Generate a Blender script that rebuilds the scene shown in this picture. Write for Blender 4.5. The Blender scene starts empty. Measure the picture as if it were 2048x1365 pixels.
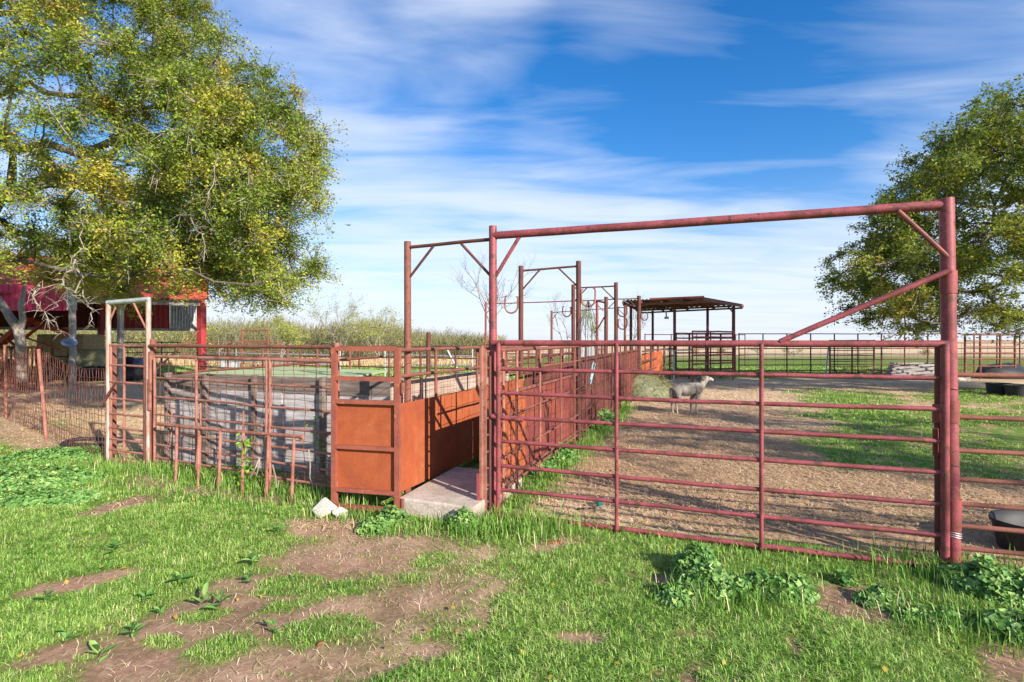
import bpy, math, random
import numpy as np
from mathutils import Vector, Matrix
random.seed(7); RNG = np.random.default_rng(11)
C = bpy.context.scene.collection
F = 1060.0; CX = 1024.0; HZ = 680.0; H = 1.65
# ---------- layout helpers: metres; camera stands at the origin, 1.65 m up, looking along +Y
def at(x, y, Y): return Vector(((x-CX)/F*Y, Y, H+(HZ-y)/F*Y))
def gnd(x, y):
    Y = H*F/(y-HZ); return Vector(((x-CX)/F*Y, Y, 0))
AX, AY = -0.18, 4.99
E1 = (0.939, -0.343); E2 = (0.343, 0.939)
def L(s, t, h=0.0): return Vector((AX+s*E1[0]+t*E2[0], AY+s*E1[1]+t*E2[1], h))
def V(*a): return Vector(a)
# ---------- mesh builder
class MB:
    def __init__(s): s.v = []; s.f = []
    def box(s, c, sx, sy, sz, rz=0.0, M=None):
        b = len(s.v)
        R = M or Matrix.Rotation(rz, 3, 'Z'); c = Vector(c)
        for dz in (-1, 1):
            for dx, dy in ((-1,-1),(1,-1),(1,1),(-1,1)):
                s.v.append(c + R @ Vector((dx*sx/2, dy*sy/2, dz*sz/2)))
        for q in ((0,3,2,1),(4,5,6,7),(0,1,5,4),(1,2,6,5),(2,3,7,6),(3,0,4,7)): s.f.append(tuple(b+i for i in q))
        return s
    def bar(s, p, q, w, d, up=None):
        """rectangular bar from p to q, w across (sideways), d the other way"""
        p = Vector(p); q = Vector(q); z = (q-p); ln = z.length; z.normalize()
        u = Vector(up) if up else (Vector((0,0,1)) if abs(z.z) < .9 else Vector((E1[0],E1[1],0)))
        x = u.cross(z).normalized(); y = z.cross(x)
        M = Matrix((x, y, z)).transposed()
        return s.box((p+q)/2, w, d, ln, M=M)
    def tube(s, pts, r, n=10, cap=True):
        pts = [Vector(p) for p in pts]; k = len(pts)
        rs = r if isinstance(r, (list, tuple)) else [r]*k
        b = len(s.v); prev = None
        for i in range(k):
            a = pts[max(0, i-1)]; c = pts[min(k-1, i+1)]; z = (c-a)
            z = z.normalized() if z.length > 1e-9 else Vector((0,0,1))
            if prev is None: x = z.orthogonal().normalized()
            else:
                x = prev - z*prev.dot(z)
                x = x.normalized() if x.length > 1e-6 else z.orthogonal().normalized()
            prev = x; y = z.cross(x)
            for j in range(n):
                an = 2*math.pi*j/n
                s.v.append(pts[i] + (x*math.cos(an)+y*math.sin(an))*rs[i])
        for i in range(k-1):
            for j in range(n):
                j2 = (j+1) % n
                s.f.append((b+i*n+j, b+i*n+j2, b+(i+1)*n+j2, b+(i+1)*n+j))
        if cap:
            s.f.append(tuple(b+j for j in range(n-1, -1, -1))); s.f.append(tuple(b+(k-1)*n+j for j in range(n)))
        return s
    def pipe(s, p, q, r, n=12, wob=0.004):
        """a length of old pipe, very slightly out of true"""
        p = Vector(p); q = Vector(q); k = max(2, int((q-p).length/0.35)+1)
        pts = []
        for i in range(k+1):
            u = i/k; w = math.sin(math.pi*u)
            pts.append(p.lerp(q, u) + Vector((random.uniform(-1,1), random.uniform(-1,1), random.uniform(-1,1)))*wob*w)
        return s.tube(pts, r, n)
    def hpipe(s, p, q, r, wall=.006, n=14):
        """open topped pipe post"""
        s.pipe(p, q, r, n, .002)
        q = Vector(q); b = len(s.v)
        return s
    def lathe(s, c, prof, n=24, sx=1, sy=1, rz=0):
        b = len(s.v); c = Vector(c); R = Matrix.Rotation(rz, 3, 'Z')
        for r, z in prof:
            for j in range(n):
                a = 2*math.pi*j/n; s.v.append(c + R @ Vector((r*math.cos(a)*sx, r*math.sin(a)*sy, z)))
        for i in range(len(prof)-1):
            for j in range(n):
                j2 = (j+1) % n; s.f.append((b+i*n+j, b+i*n+j2, b+(i+1)*n+j2, b+(i+1)*n+j))
        return s
    def plate(s, poly, nrm, th):
        """a flat polygon given thickness"""
        b = len(s.v); n = Vector(nrm).normalized()*th; k = len(poly)
        s.v += [Vector(p) for p in poly] + [Vector(p)+n for p in poly]
        s.f.append(tuple(b+i for i in range(k-1,-1,-1))); s.f.append(tuple(b+k+i for i in range(k)))
        for i in range(k):
            j = (i+1) % k; s.f.append((b+i, b+j, b+k+j, b+k+i))
        return s
    def corr(s, p0, p1, z0, z1, pitch=.076, amp=.008, nrm=None, rib=False):
        """vertical corrugated sheet between ground points p0,p1"""
        p0 = Vector(p0); p1 = Vector(p1); d = (p1-p0); ln = Vector((d.x,d.y,0)).length; u = Vector((d.x/ln, d.y/ln, 0)); n = Vector((-u.y, u.x, 0))
        k = max(2, int(ln/pitch*6)); b = len(s.v)
        for i in range(k+1):
            a = i/k*ln; ph = (a/pitch) % 1
            o = amp*math.sin(2*math.pi*ph) if not rib else (amp if ph < .18 else 0)
            q = p0 + u*a + n*o
            z0i = z0 if not isinstance(z0, tuple) else z0[0]+(z0[1]-z0[0])*i/k
            z1i = z1 if not isinstance(z1, tuple) else z1[0]+(z1[1]-z1[0])*i/k
            s.v.append(Vector((q.x, q.y, z0i))); s.v.append(Vector((q.x, q.y, z1i)))
            s.v.append(Vector((q.x, q.y, z0i))+n*.002); s.v.append(Vector((q.x, q.y, z1i))+n*.002)
        for i in range(k):
            a = b+4*i
            s.f.append((a, a+4, a+5, a+1)); s.f.append((a+2, a+3, a+7, a+6)); s.f.append((a+1, a+5, a+7, a+3)); s.f.append((a, a+2, a+6, a+4))
        return s
def link(o, parent=None):
    C.objects.link(o)
    if parent: o.parent = parent
    return o
def build(mb, name, mat, parent=None, origin=None, smooth=True, sharp=35):
    o0 = Vector(parent.location) if parent else Vector(origin if origin is not None else (0,0,0))
    if parent and parent.parent: o0 = Vector(parent.location) + Vector(parent.parent.location)
    me = bpy.data.meshes.new(name); me.from_pydata([v-o0 for v in mb.v], [], mb.f); me.materials.append(mat)
    if smooth:
        me.polygons.foreach_set('use_smooth', [True]*len(me.polygons))
        me.set_sharp_from_angle(angle=math.radians(sharp))
    me.update()
    o = bpy.data.objects.new(name, me)
    if not parent: o.location = o0
    return link(o, parent)
def tag(o, label, cat, group=None, kind=None):
    if label: o['label'] = label
    if cat: o['category'] = cat
    if group: o['group'] = group
    if kind: o['kind'] = kind
    return o
def thing(name, label, cat, loc=(0,0,0), group=None):
    o = bpy.data.objects.new(name, None); o.location = loc; o.empty_display_size = .2; C.objects.link(o)
    return tag(o, label, cat, group)
def fast_mesh(name, verts, faces_flat, sizes, mat, tone=None, parent=None, origin=(0,0,0), extra=None, smooth=False):
    """numpy arrays straight into a mesh"""
    me = bpy.data.meshes.new(name); nv = len(verts); nl = len(faces_flat); nf = len(sizes)
    me.vertices.add(nv); me.loops.add(nl); me.polygons.add(nf)
    me.vertices.foreach_set('co', (np.asarray(verts, np.float32)-np.asarray(origin, np.float32)).ravel())
    me.loops.foreach_set('vertex_index', np.asarray(faces_flat, np.int32))
    st = np.zeros(nf, np.int32); st[1:] = np.cumsum(sizes)[:-1]
    me.polygons.foreach_set('loop_start', st)
    if smooth: me.polygons.foreach_set('use_smooth', np.ones(nf, bool))
    me.update(calc_edges=True)
    if tone is not None:
        a = me.attributes.new('tone', 'FLOAT', 'POINT'); a.data.foreach_set('value', np.asarray(tone, np.float32))
    for k, v in (extra or {}).items():
        a = me.attributes.new(k, 'FLOAT', 'POINT'); a.data.foreach_set('value', np.asarray(v, np.float32))
    me.materials.append(mat)
    o = bpy.data.objects.new(name, me)
    if not parent: o.location = origin
    return link(o, parent)
# ---------- noise in numpy
def vnoise(x, y, seed=0):
    xi = np.floor(x).astype(np.int64); yi = np.floor(y).astype(np.int64); fx = x-xi; fy = y-yi
    fx = fx*fx*(3-2*fx); fy = fy*fy*(3-2*fy)
    def h(a, b):
        n = (a*374761393 + b*668265263 + seed*1274126177) & 0xffffffff
        n = ((n ^ (n >> 13))*1274126177) & 0xffffffff
        return ((n ^ (n >> 16)) & 0xffff)/65535.0
    return (h(xi,yi)*(1-fx)+h(xi+1,yi)*fx)*(1-fy)+(h(xi,yi+1)*(1-fx)+h(xi+1,yi+1)*fx)*fy
def fbm(x, y, seed=0, o=4):
    r = 0; a = .5; f = 1
    for i in range(o): r = r+a*vnoise(x*f, y*f, seed+i*17); a *= .5; f *= 2.1
    return r/(1-.5**o)
# ---------- materials
def ntree(name):
    m = bpy.data.materials.new(name); m.use_nodes = True; nt = m.node_tree
    for n in list(nt.nodes): nt.nodes.remove(n)
    out = nt.nodes.new('ShaderNodeOutputMaterial'); return m, nt, out
def ramp(nt, fac, stops, interp='LINEAR'):
    r = nt.nodes.new('ShaderNodeValToRGB'); r.color_ramp.interpolation = interp
    el = r.color_ramp.elements
    while len(el) < len(stops): el.new(.5)
    for e, (p, c) in zip(el, stops): e.position = p; e.color = (c[0], c[1], c[2], 1) if isinstance(c, (tuple, list)) else (c, c, c, 1)
    nt.links.new(fac, r.inputs[0]); return r.outputs[0]
def mapped(nt, scale=(1,1,1), rot=(0,0,0), kind='Object'):
    tc = nt.nodes.new('ShaderNodeTexCoord'); mp = nt.nodes.new('ShaderNodeMapping')
    mp.inputs['Scale'].default_value = scale; mp.inputs['Rotation'].default_value = rot
    nt.links.new(tc.outputs[kind], mp.inputs[0]); return mp.outputs[0]
def noise(nt, vec, sc, detail=5, rough=.55, dist=0):
    n = nt.nodes.new('ShaderNodeTexNoise'); n.inputs['Scale'].default_value = sc; n.inputs['Detail'].default_value = detail
    n.inputs['Roughness'].default_value = rough; n.inputs['Distortion'].default_value = dist
    nt.links.new(vec, n.inputs['Vector']); return n.outputs['Fac']
def mixc(nt, fac, a, b, mode='MIX'):
    m = nt.nodes.new('ShaderNodeMix'); m.data_type = 'RGBA'; m.blend_type = mode
    if isinstance(fac, (int, float)): m.inputs[0].default_value = fac
    else: nt.links.new(fac, m.inputs[0])
    for i, x in ((6, a), (7, b)):
        if isinstance(x, (tuple, list)): m.inputs[i].default_value = (x[0], x[1], x[2], 1)
        else: nt.links.new(x, m.inputs[i])
    return m.outputs[2]
def math2(nt, op, a, b=None, clamp=False):
    m = nt.nodes.new('ShaderNodeMath'); m.operation = op; m.use_clamp = clamp
    for i, x in ((0, a), (1, b)):
        if x is None: continue
        if isinstance(x, (int, float)): m.inputs[i].default_value = x
        else: nt.links.new(x, m.inputs[i])
    return m.outputs[0]
def finish(nt, out, col, rough=.7, metal=0.0, bump=None, bstr=.3, bdist=.01, spec=.4):
    p = nt.nodes.new('ShaderNodeBsdfPrincipled')
    if isinstance(col, (tuple, list)): p.inputs['Base Color'].default_value = (*col[:3], 1)
    else: nt.links.new(col, p.inputs['Base Color'])
    if isinstance(rough, (int, float)): p.inputs['Roughness'].default_value = rough
    else: nt.links.new(rough, p.inputs['Roughness'])
    p.inputs['Metallic'].default_value = metal; p.inputs['Specular IOR Level'].default_value = spec
    if bump is not None:
        b = nt.nodes.new('ShaderNodeBump'); b.inputs['Strength'].default_value = bstr; b.inputs['Distance'].default_value = bdist
        nt.links.new(bump, b.inputs['Height']); nt.links.new(b.outputs[0], p.inputs['Normal'])
    nt.links.new(p.outputs[0], out.inputs[0]); return p
def speckled(name, c1, c2, c3=None, sc=6, fine=60, lo=.42, hi=.62, rough=.75, metal=0, stretch=(1,1,1), bstr=.25, c3lo=.6, c3hi=.68, spec=.35):
    """base colour c1 wearing through to c2 in patches, flecks of c3"""
    m, nt, out = ntree(name); v = mapped(nt, stretch)
    a = noise(nt, v, sc, 8, .62, .3); b = noise(nt, v, fine, 4, .6)
    col = ramp(nt, a, [(0, c1), (lo, c1), (hi, c2), (1, c2)])
    k = ramp(nt, b, [(.3, .72), (.7, 1.22)])
    col = mixc(nt, 1.0, col, k, 'MULTIPLY')
    if c3:
        a3 = noise(nt, mapped(nt, stretch, (0.4,.9,.2)), sc*2.7, 6, .65)
        col = mixc(nt, ramp(nt, a3, [(c3lo, 0), (c3hi, 1)]), col, c3)
    finish(nt, out, col, rough, metal, b, bstr, .004, spec); return m
M = {}
M['paint'] = speckled('weathered_red_paint', (.30,.068,.078), (.20,.044,.048), (.12,.045,.03), sc=4.5, fine=70, lo=.44, hi=.56, rough=.5, c3lo=.55, c3hi=.62, spec=.4)
M['paint_dull'] = speckled('dull_red_paint', (.30,.065,.07), (.17,.05,.035), (.09,.035,.03), sc=4, fine=80, rough=.6)
M['rust'] = speckled('rusted_pipe', (.24,.084,.058), (.16,.058,.042), (.085,.038,.030), sc=5, fine=90)
M['rust_light'] = speckled('bright_rusted_pipe', (.36,.155,.115), (.22,.08,.055), (.11,.05,.038), sc=5, fine=90)
M['rust_dark'] = speckled('dark_rusted_pipe', (.145,.048,.034), (.09,.034,.029), (.24,.085,.045), sc=5, fine=70, c3lo=.62, c3hi=.75)
M['rust_wire'] = speckled('rusted_wire', (.20,.075,.05), (.14,.055,.04), None, sc=6, fine=50, bstr=0)
M['wire_dark'] = speckled('dark_wire', (.10,.05,.04), (.07,.04,.035), None, sc=6, fine=50, bstr=0)
M['cable'] = speckled('dull_cable', (.06,.06,.07), (.04,.04,.045), None, sc=6, fine=50, bstr=0)
M['galv'] = speckled('galvanised_pipe', (.50,.54,.55), (.36,.38,.38), (.30,.17,.11), sc=5, fine=70, rough=.45, metal=.35, c3lo=.6, c3hi=.75)
M['galv_rust'] = speckled('galvanised_pipe_gone_rusty', (.44,.30,.24), (.36,.19,.12), (.36,.42,.38), sc=4, fine=70, rough=.6, metal=.1, stretch=(1,1,.35), c3lo=.5, c3hi=.62)
M['concrete'] = speckled('stained_concrete', (.52,.43,.36), (.38,.31,.25), (.27,.2,.15), sc=4, fine=45, rough=.95, bstr=.5)
M['rock'] = speckled('pale_limestone', (.62,.58,.50), (.50,.44,.36), (.35,.30,.24), sc=9, fine=30, rough=.95, bstr=.8)
M['brick'] = speckled('red_clay', (.32,.10,.06), (.24,.07,.05), None, sc=20, fine=60, rough=.95)
M['black'] = speckled('black_rubber', (.022,.023,.026), (.04,.04,.042), (.09,.085,.075), sc=5, fine=60, rough=.6, c3lo=.62, c3hi=.8)
M['blue'] = speckled('faded_blue_plastic', (.28,.52,.62), (.20,.42,.55), (.45,.55,.55), sc=4, fine=60, rough=.5)
M['teal'] = speckled('teal_plastic', (.01,.16,.14), (.01,.10,.10), None, sc=10, fine=60, rough=.4)
M['bluecloth'] = speckled('blue_cloth', (.16,.22,.34), (.25,.32,.45), None, sc=12, fine=60, rough=.9)
M['sage'] = speckled('sage_green_sheet', (.40,.46,.25), (.34,.40,.21), (.22,.2,.14), sc=1.2, fine=50, rough=.95, c3lo=.66, c3hi=.8)
M['bark'] = speckled('oak_bark', (.10,.078,.060), (.17,.14,.115), (.30,.29,.25), sc=3, fine=22, rough=.95, stretch=(1,1,.5), bstr=1, c3lo=.6, c3hi=.72)
M['twig'] = speckled('pale_lichened_twig', (.36,.31,.26), (.24,.20,.165), None, sc=6, fine=30, rough=.95)
M['polewood'] = speckled('grey_cedar_pole', (.30,.27,.25), (.42,.38,.35), (.14,.12,.11), sc=4, fine=30, rough=.95, stretch=(1,1,.15), bstr=.8)
M['barnred'] = speckled('barn_red_paint', (.36,.04,.045), (.27,.03,.035), (.48,.14,.10), sc=1.2, fine=20, rough=.6, stretch=(1,1,.3))
M['barnroof'] = speckled('red_painted_roof', (.46,.075,.04), (.33,.05,.03), (.30,.12,.08), sc=.9, fine=20, rough=.5)
M['barnmagenta'] = speckled('crimson_painted_sheet', (.62,.03,.11), (.50,.028,.08), (.62,.07,.07), sc=1.0, fine=20, rough=.5, stretch=(1,1,.3))
M['barndark'] = speckled('dark_red_and_inner_shade', (.13,.028,.022), (.09,.022,.02), (.2,.05,.04), sc=1.5, fine=20, rough=.9, stretch=(1,1,.2))  # dark red boards; on the back wall it stands for the interior's shade
M['hay'] = speckled('baled_hay', (.42,.33,.19), (.33,.25,.14), (.5,.42,.27), sc=6, fine=70, rough=1, stretch=(1,1,2.5), bstr=1)
M['haygreen'] = speckled('old_green_hay', (.17,.19,.11), (.26,.24,.15), (.20,.2,.11), sc=6, fine=70, rough=1, bstr=1)
M['fleece'] = speckled('cream_hair_coat', (.36,.31,.26), (.26,.215,.18), (.24,.16,.12), sc=4, fine=60, rough=1, bstr=.8, c3lo=.62, c3hi=.74)
M['dark'] = speckled('dark_horn', (.03,.028,.026), (.04,.035,.03), None, sc=6, fine=60)
M['shedroof'] = speckled('rusty_roof_sheet', (.44,.27,.21), (.33,.19,.15), (.48,.18,.11), sc=1.3, fine=30, rough=.8)
M['shedfascia'] = speckled('red_fascia_sheet', (.42,.09,.07), (.34,.07,.05), (.25,.10,.07), sc=2, fine=30, rough=.6)
M['trunkpale'] = speckled('pale_trunk_bark', (.34,.29,.25), (.22,.185,.16), (.46,.42,.36), sc=5, fine=30, rough=.95, stretch=(1,1,.35), bstr=1)
# orange rust plate
def rust_plate(name, base, dark, light, streak=.25):
    m, nt, out = ntree(name)
    v = mapped(nt); a = noise(nt, v, 2.6, 8, .6, .6); f = noise(nt, v, 110, 4, .7); s = noise(nt, mapped(nt, (9,9,.7)), 1.0, 5, .6, .4)
    col = ramp(nt, a, [(.25, dark), (.5, base), (.75, light)])
    col = mixc(nt, ramp(nt, s, [(.5, 0), (.75, streak)]), col, dark)
    vr = nt.nodes.new('ShaderNodeTexVoronoi'); vr.feature = 'DISTANCE_TO_EDGE'; vr.inputs['Scale'].default_value = 2.1
    d = nt.nodes.new('ShaderNodeVectorMath'); d.operation = 'ADD'; nn = nt.nodes.new('ShaderNodeTexNoise'); nn.inputs['Scale'].default_value = 3.5; nn.inputs['Detail'].default_value = 6
    nt.links.new(v, nn.inputs['Vector']); nt.links.new(v, d.inputs[0]); nt.links.new(nn.outputs['Color'], d.inputs[1]); nt.links.new(d.outputs[0], vr.inputs['Vector'])
    g = noise(nt, v, 1.7, 4); sc_ = math2(nt, 'MULTIPLY', ramp(nt, vr.outputs['Distance'], [(0, 1), (.012, 0)]), ramp(nt, g, [(.5, 0), (.62, .35)]))
    col = mixc(nt, sc_, col, (.55,.30,.17))
    col = mixc(nt, 1.0, col, ramp(nt, f, [(.3, .74), (.7, 1.2)]), 'MULTIPLY')
    finish(nt, out, col, .85, 0, f, .3, .003, .25); return m
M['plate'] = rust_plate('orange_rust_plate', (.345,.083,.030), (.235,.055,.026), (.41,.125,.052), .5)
M['plate_frame'] = speckled('rusted_channel', (.30,.085,.05), (.22,.06,.045), (.38,.14,.08), sc=5, fine=90)
M['plate_red'] = rust_plate('shaded_red_rust_sheet', (.20,.045,.038), (.11,.032,.034), (.28,.075,.038), .6)  # red rust, darkened to carry the oak's shade on the wall
M['plate_brown'] = rust_plate('shaded_brown_rust_sheet', (.13,.040,.034), (.085,.03,.031), (.18,.06,.04), .6)  # brown rust with the same tree shade mixed into its colour
# boards
def boards(name, a, b, c, sp=.28, horiz=True):
    m, nt, out = ntree(name)
    st = (1.1,1.1,14) if horiz else (8,8,.5)
    v = mapped(nt, st); g = noise(nt, v, 2.2, 8, .65, .08); l = noise(nt, mapped(nt), 1.3, 5, .6); f = noise(nt, mapped(nt, tuple(3*q for q in st)), 6, 4, .6)
    col = ramp(nt, g, [(.3, a), (.55, b), (.75, c)])
    col = mixc(nt, ramp(nt, l, [(.45, 0), (.7, .55)]), col, (a[0]*.8, a[1]*.72, a[2]*.65))
    w = nt.nodes.new('ShaderNodeTexWhiteNoise') if False else None
    finish(nt, out, col, .95, 0, f, .6, .006, .15); return m
M['board'] = boards('silvered_board', (.26,.225,.22), (.48,.455,.46), (.62,.60,.61))
M['board2'] = boards('stained_board', (.20,.165,.15), (.38,.35,.34), (.52,.49,.48))
M['board3'] = boards('browned_board', (.10,.07,.058), (.21,.165,.145), (.34,.29,.27))
M['ply'] = boards('weathered_plywood', (.30,.17,.12), (.46,.36,.29), (.58,.50,.44))
# leaves
def leafmat(name, stops, trans=.35, rough=.55):
    m, nt, out = ntree(name)
    at_ = nt.nodes.new('ShaderNodeAttribute'); at_.attribute_name = 'tone'
    col = ramp(nt, at_.outputs['Fac'], stops)
    p = nt.nodes.new('ShaderNodeBsdfPrincipled'); p.inputs['Roughness'].default_value = rough; p.inputs['Specular IOR Level'].default_value = .35
    nt.links.new(col, p.inputs['Base Color'])
    tr = nt.nodes.new('ShaderNodeBsdfTranslucent'); nt.links.new(mixc(nt, .5, col, (.30,.34,.03)), tr.inputs[0])
    mx = nt.nodes.new('ShaderNodeMixShader'); mx.inputs[0].default_value = trans
    nt.links.new(p.outputs[0], mx.inputs[1]); nt.links.new(tr.outputs[0], mx.inputs[2]); nt.links.new(mx.outputs[0], out.inputs[0]); return m
M['oakleaf'] = leafmat('oak_leaf', [(0,(.04,.085,.018)),(.35,(.13,.21,.03)),(.6,(.28,.37,.045)),(.82,(.46,.48,.06)),(1,(.56,.33,.06))])
M['oakleaf_dark'] = leafmat('deep_oak_leaf', [(0,(.03,.075,.02)),(.35,(.08,.15,.025)),(.6,(.18,.255,.035)),(.85,(.33,.36,.04)),(1,(.40,.24,.05))])
M['grass'] = leafmat('grass_blade', [(0,(.06,.17,.02)),(.3,(.17,.36,.05)),(.58,(.34,.52,.10)),(.85,(.54,.62,.21)),(1,(.78,.64,.40))], .3)
M['weed'] = leafmat('mallow_leaf', [(0,(.05,.15,.03)),(.5,(.16,.33,.075)),(.9,(.40,.55,.17)),(1,(.5,.5,.15))], .25)
M['vine'] = leafmat('fresh_vine_leaf', [(0,(.10,.26,.01)),(.5,(.20,.42,.02)),(1,(.34,.5,.05))], .35)
M['brush'] = leafmat('budding_brush', [(0,(.16,.13,.08)),(.4,(.26,.24,.10)),(.7,(.38,.40,.08)),(1,(.50,.54,.10))], .3)
M['straw'] = leafmat('straw_stalk', [(0,(.38,.245,.135)),(.5,(.72,.51,.295)),(1,(.90,.74,.50))], .15, .8)
# ---------- ground sheet
def inv(x, y):
    dx = x-AX; dy = y-AY
    return dx*E1[0]+dy*E1[1], dx*E2[0]+dy*E2[1]
def ell(px, py, e):
    cx, cy, a, b = e[:4]; an = math.radians(e[4] if len(e) > 4 else 0)
    u = (px-cx)*math.cos(an)+(py-cy)*math.sin(an); v = -(px-cx)*math.sin(an)+(py-cy)*math.cos(an)
    return 1-(u/a)**2-(v/b)**2
BARE = [(470,1250,350,82,-19),(760,1122,230,52,-4),(800,1210,185,84,-14),(560,1338,290,58,-8),(160,1165,120,11,-12),(300,965,45,14),(255,1008,110,9,-14),(500,990,190,11,4),
        (1110,1090,62,16,-10),(1720,1205,100,34,10),(2040,1325,80,62),(40,862,115,32,14),(660,1055,90,22),(90,1320,75,24,-15),(870,1300,60,22),(1330,1160,45,14),(1160,1275,55,15),(960,1105,40,12),(620,960,70,12)]
TUFT = [(660,1262,110,26,-10),(440,1300,70,26,-20),(700,1172,170,16,-4),(410,1235,50,12,-10),(590,1160,60,9,-6),(860,1120,50,18),(820,1160,45,12),(330,1290,40,12),(560,1215,70,10,-14)]
PENG = [(1770,835,175,27,6),(1790,900,190,48,4),(2000,880,190,75,0),(1700,798,110,16,4),(1150,880,110,34,-38),(1080,945,85,24,-30),(1210,838,60,22,-40),(1030,985,60,30,-30),(1960,795,120,18,0),(1700,930,60,15),(1560,1095,120,8,6),(1260,1080,180,14,7),(1430,745,60,10),(1290,790,30,14)]
def masks(X, Y):
    Yc = np.maximum(Y, .6)
    px = CX+F*X/Yc; py = HZ+F*H/Yc; s, t = inv(X, Y)
    n1 = fbm(X*1.4+7, Y*1.4, 3)-.5; n2 = fbm(X*5, Y*5, 9)-.5; n3 = fbm(X*.35, Y*.35, 21)-.5; n4 = fbm(X*14, Y*14, 33, 3)-.5
    g = np.ones_like(X); sig = lambda z, k=6: 1/(1+np.exp(-np.clip(z*k, -40, 40)))
    bare = np.zeros_like(X)
    for e in BARE: bare = np.maximum(bare, sig(np.maximum(ell(px, py, e), -3)+n1*2.2+n2*1.9+n4*1.3+.12, 3.2))
    tuft = np.zeros_like(X)
    for e in TUFT: tuft = np.maximum(tuft, sig(np.maximum(ell(px, py, e), -3)+n1*2.2+n2*2.2+n4*1.0, 3.2))
    bare = np.where(Y > .8, bare, 0)
    g = g*(1-bare*(1-tuft*.75))
    g = g*np.clip(sig(n2*1+n1*.8+n4*.5+.32, 8)+.1, 0, 1)
    straw = bare*sig(n3*2+n2-.1, 4)*.5
    brown = np.zeros_like(X)
    pen = sig((t-.05+n2*.25)/.15, 2)*sig((s+.05)/.05, 2)
    pg = np.zeros_like(X)
    for e in PENG: pg = np.maximum(pg, sig(np.maximum(ell(px, py, e), -3)+n1*1.8+n2*1.0, 5))
    g = g*(1-pen)+pen*pg*np.clip(sig(n2*1.4+n4+.35, 7), 0, 1)
    br = sig((py-848)/25+n1*4, 1.6)*sig((1105-py)/28-n1*3+(px-1500)*.012, 1.5)
    br = np.maximum(br, sig(ell(px, py, (1450,835,330,22,0))+n1*2, 3)*.75)
    straw = straw*(1-pen)+pen*(1-br*.85)*(.85+n2*.8); brown = pen*br*.8
    # behind the wire fence at the left
    d1 = ((-10.6+5.36)*(Y-7.0)-(11.07-7.0)*(X+5.36))/6.63
    lf = sig(-d1/.2-n2, 3)*sig((-s-4.9)/.1, 3)
    g = g*(1-lf)+lf*np.where(py < 762, .5, sig(n1*2-.42, 6)*.6); straw = straw*(1-lf)+lf*(.95+n2*.6)
    far = sig((756-py)/5+n1*3, 1.5); far = np.where(Y > 15, far, 0)
    g = g*(1-far)+far*(.86+n1*.3); straw = straw*(1-far); brown = brown*(1-far)
    tan = sig((714-py)/3.5+n3*2, 1.5); tan = np.where(Y > 30, tan, 0)
    g = g*(1-tan)+.12*tan*(n3+.8); straw = straw*(1-tan)+.95*tan; brown = brown*(1-tan)
    return np.clip(g, 0, 1), np.clip(straw, 0, 1), np.clip(brown, 0, 1)
def gz(X, Y):
    w = np.exp(-np.maximum(0, Y-14)/10)
    return ((fbm(X*1.1, Y*1.1, 5)-.5)*.05+(fbm(X*6, Y*6, 8)-.5)*.02)*w
def axis(dense0, dense1, step, lim0, lim1, k=1.13):
    a = list(np.arange(dense0, dense1, step)); st = step; p = a[-1]
    while p < lim1: st *= k; p += st; a.append(p)
    st = step; p = a[0]; b = []
    while p > lim0: st *= k; p -= st; b.append(p)
    return np.array(b[::-1]+a)
gx = axis(-9, 9, .035, -4000, 4000); gy = axis(1.2, 12, .035, -60, 6000)
GX, GY = np.meshgrid(gx, gy); nx, ny = len(gx), len(gy)
gg, gs, gb = masks(GX.ravel(), GY.ravel())
GZ = gz(GX.ravel(), GY.ravel())
vv = np.stack([GX.ravel(), GY.ravel(), GZ], 1)
ii = (np.arange(ny-1)[:, None]*nx+np.arange(nx-1)[None, :]).ravel()
ff = np.stack([ii, ii+1, ii+1+nx, ii+nx], 1).ravel()
def ground_mat():
    m, nt, out = ntree('pasture_ground')
    def A(n):
        a = nt.nodes.new('ShaderNodeAttribute'); a.attribute_name = n; return a.outputs['Fac']
    v = mapped(nt); n1 = noise(nt, v, 2.2, 6, .6); n2 = noise(nt, v, 26, 6, .7); n3 = noise(nt, v, 120, 4, .7)
    st = noise(nt, mapped(nt, (7, 60, 1), (0,0,.5)), 1, 5, .7, 1.5); st2 = noise(nt, mapped(nt, (60, 9, 1), (0,0,.2)), 1, 5, .7, 1.5)
    dirt = ramp(nt, n2, [(.25,(.12,.058,.040)),(.5,(.25,.132,.092)),(.75,(.44,.27,.195))])
    brown = ramp(nt, n2, [(.3,(.19,.105,.058)),(.5,(.42,.255,.145)),(.72,(.78,.53,.31))])
    straw = ramp(nt, math2(nt, 'MAXIMUM', st, st2), [(.38,(.54,.36,.21)),(.55,(.78,.56,.36)),(.72,(.90,.72,.50))])
    straw = mixc(nt, ramp(nt, n1, [(.45,0),(.65,.45)]), straw, (.62,.43,.28))
    green = ramp(nt, n2, [(.3,(.07,.14,.02)),(.6,(.15,.25,.035)),(.8,(.26,.33,.07))])
    col = mixc(nt, A('straw'), dirt, straw); col = mixc(nt, A('brown'), col, brown); col = mixc(nt, A('green'), col, green)
    col = mixc(nt, 1.0, col, ramp(nt, n3, [(.3,.75),(.7,1.2)]), 'MULTIPLY')
    hh = math2(nt, 'ADD', n2, math2(nt, 'MULTIPLY', n3, .5))
    finish(nt, out, col, 1.0, 0, hh, .45, .015, .1); return m
M['ground'] = ground_mat()
g_ = fast_mesh('ground', vv, ff, np.full(len(ii), 4), M['ground'], extra={'green': gg, 'straw': gs, 'brown': gb}, smooth=True); g_['kind'] = 'structure'
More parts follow.
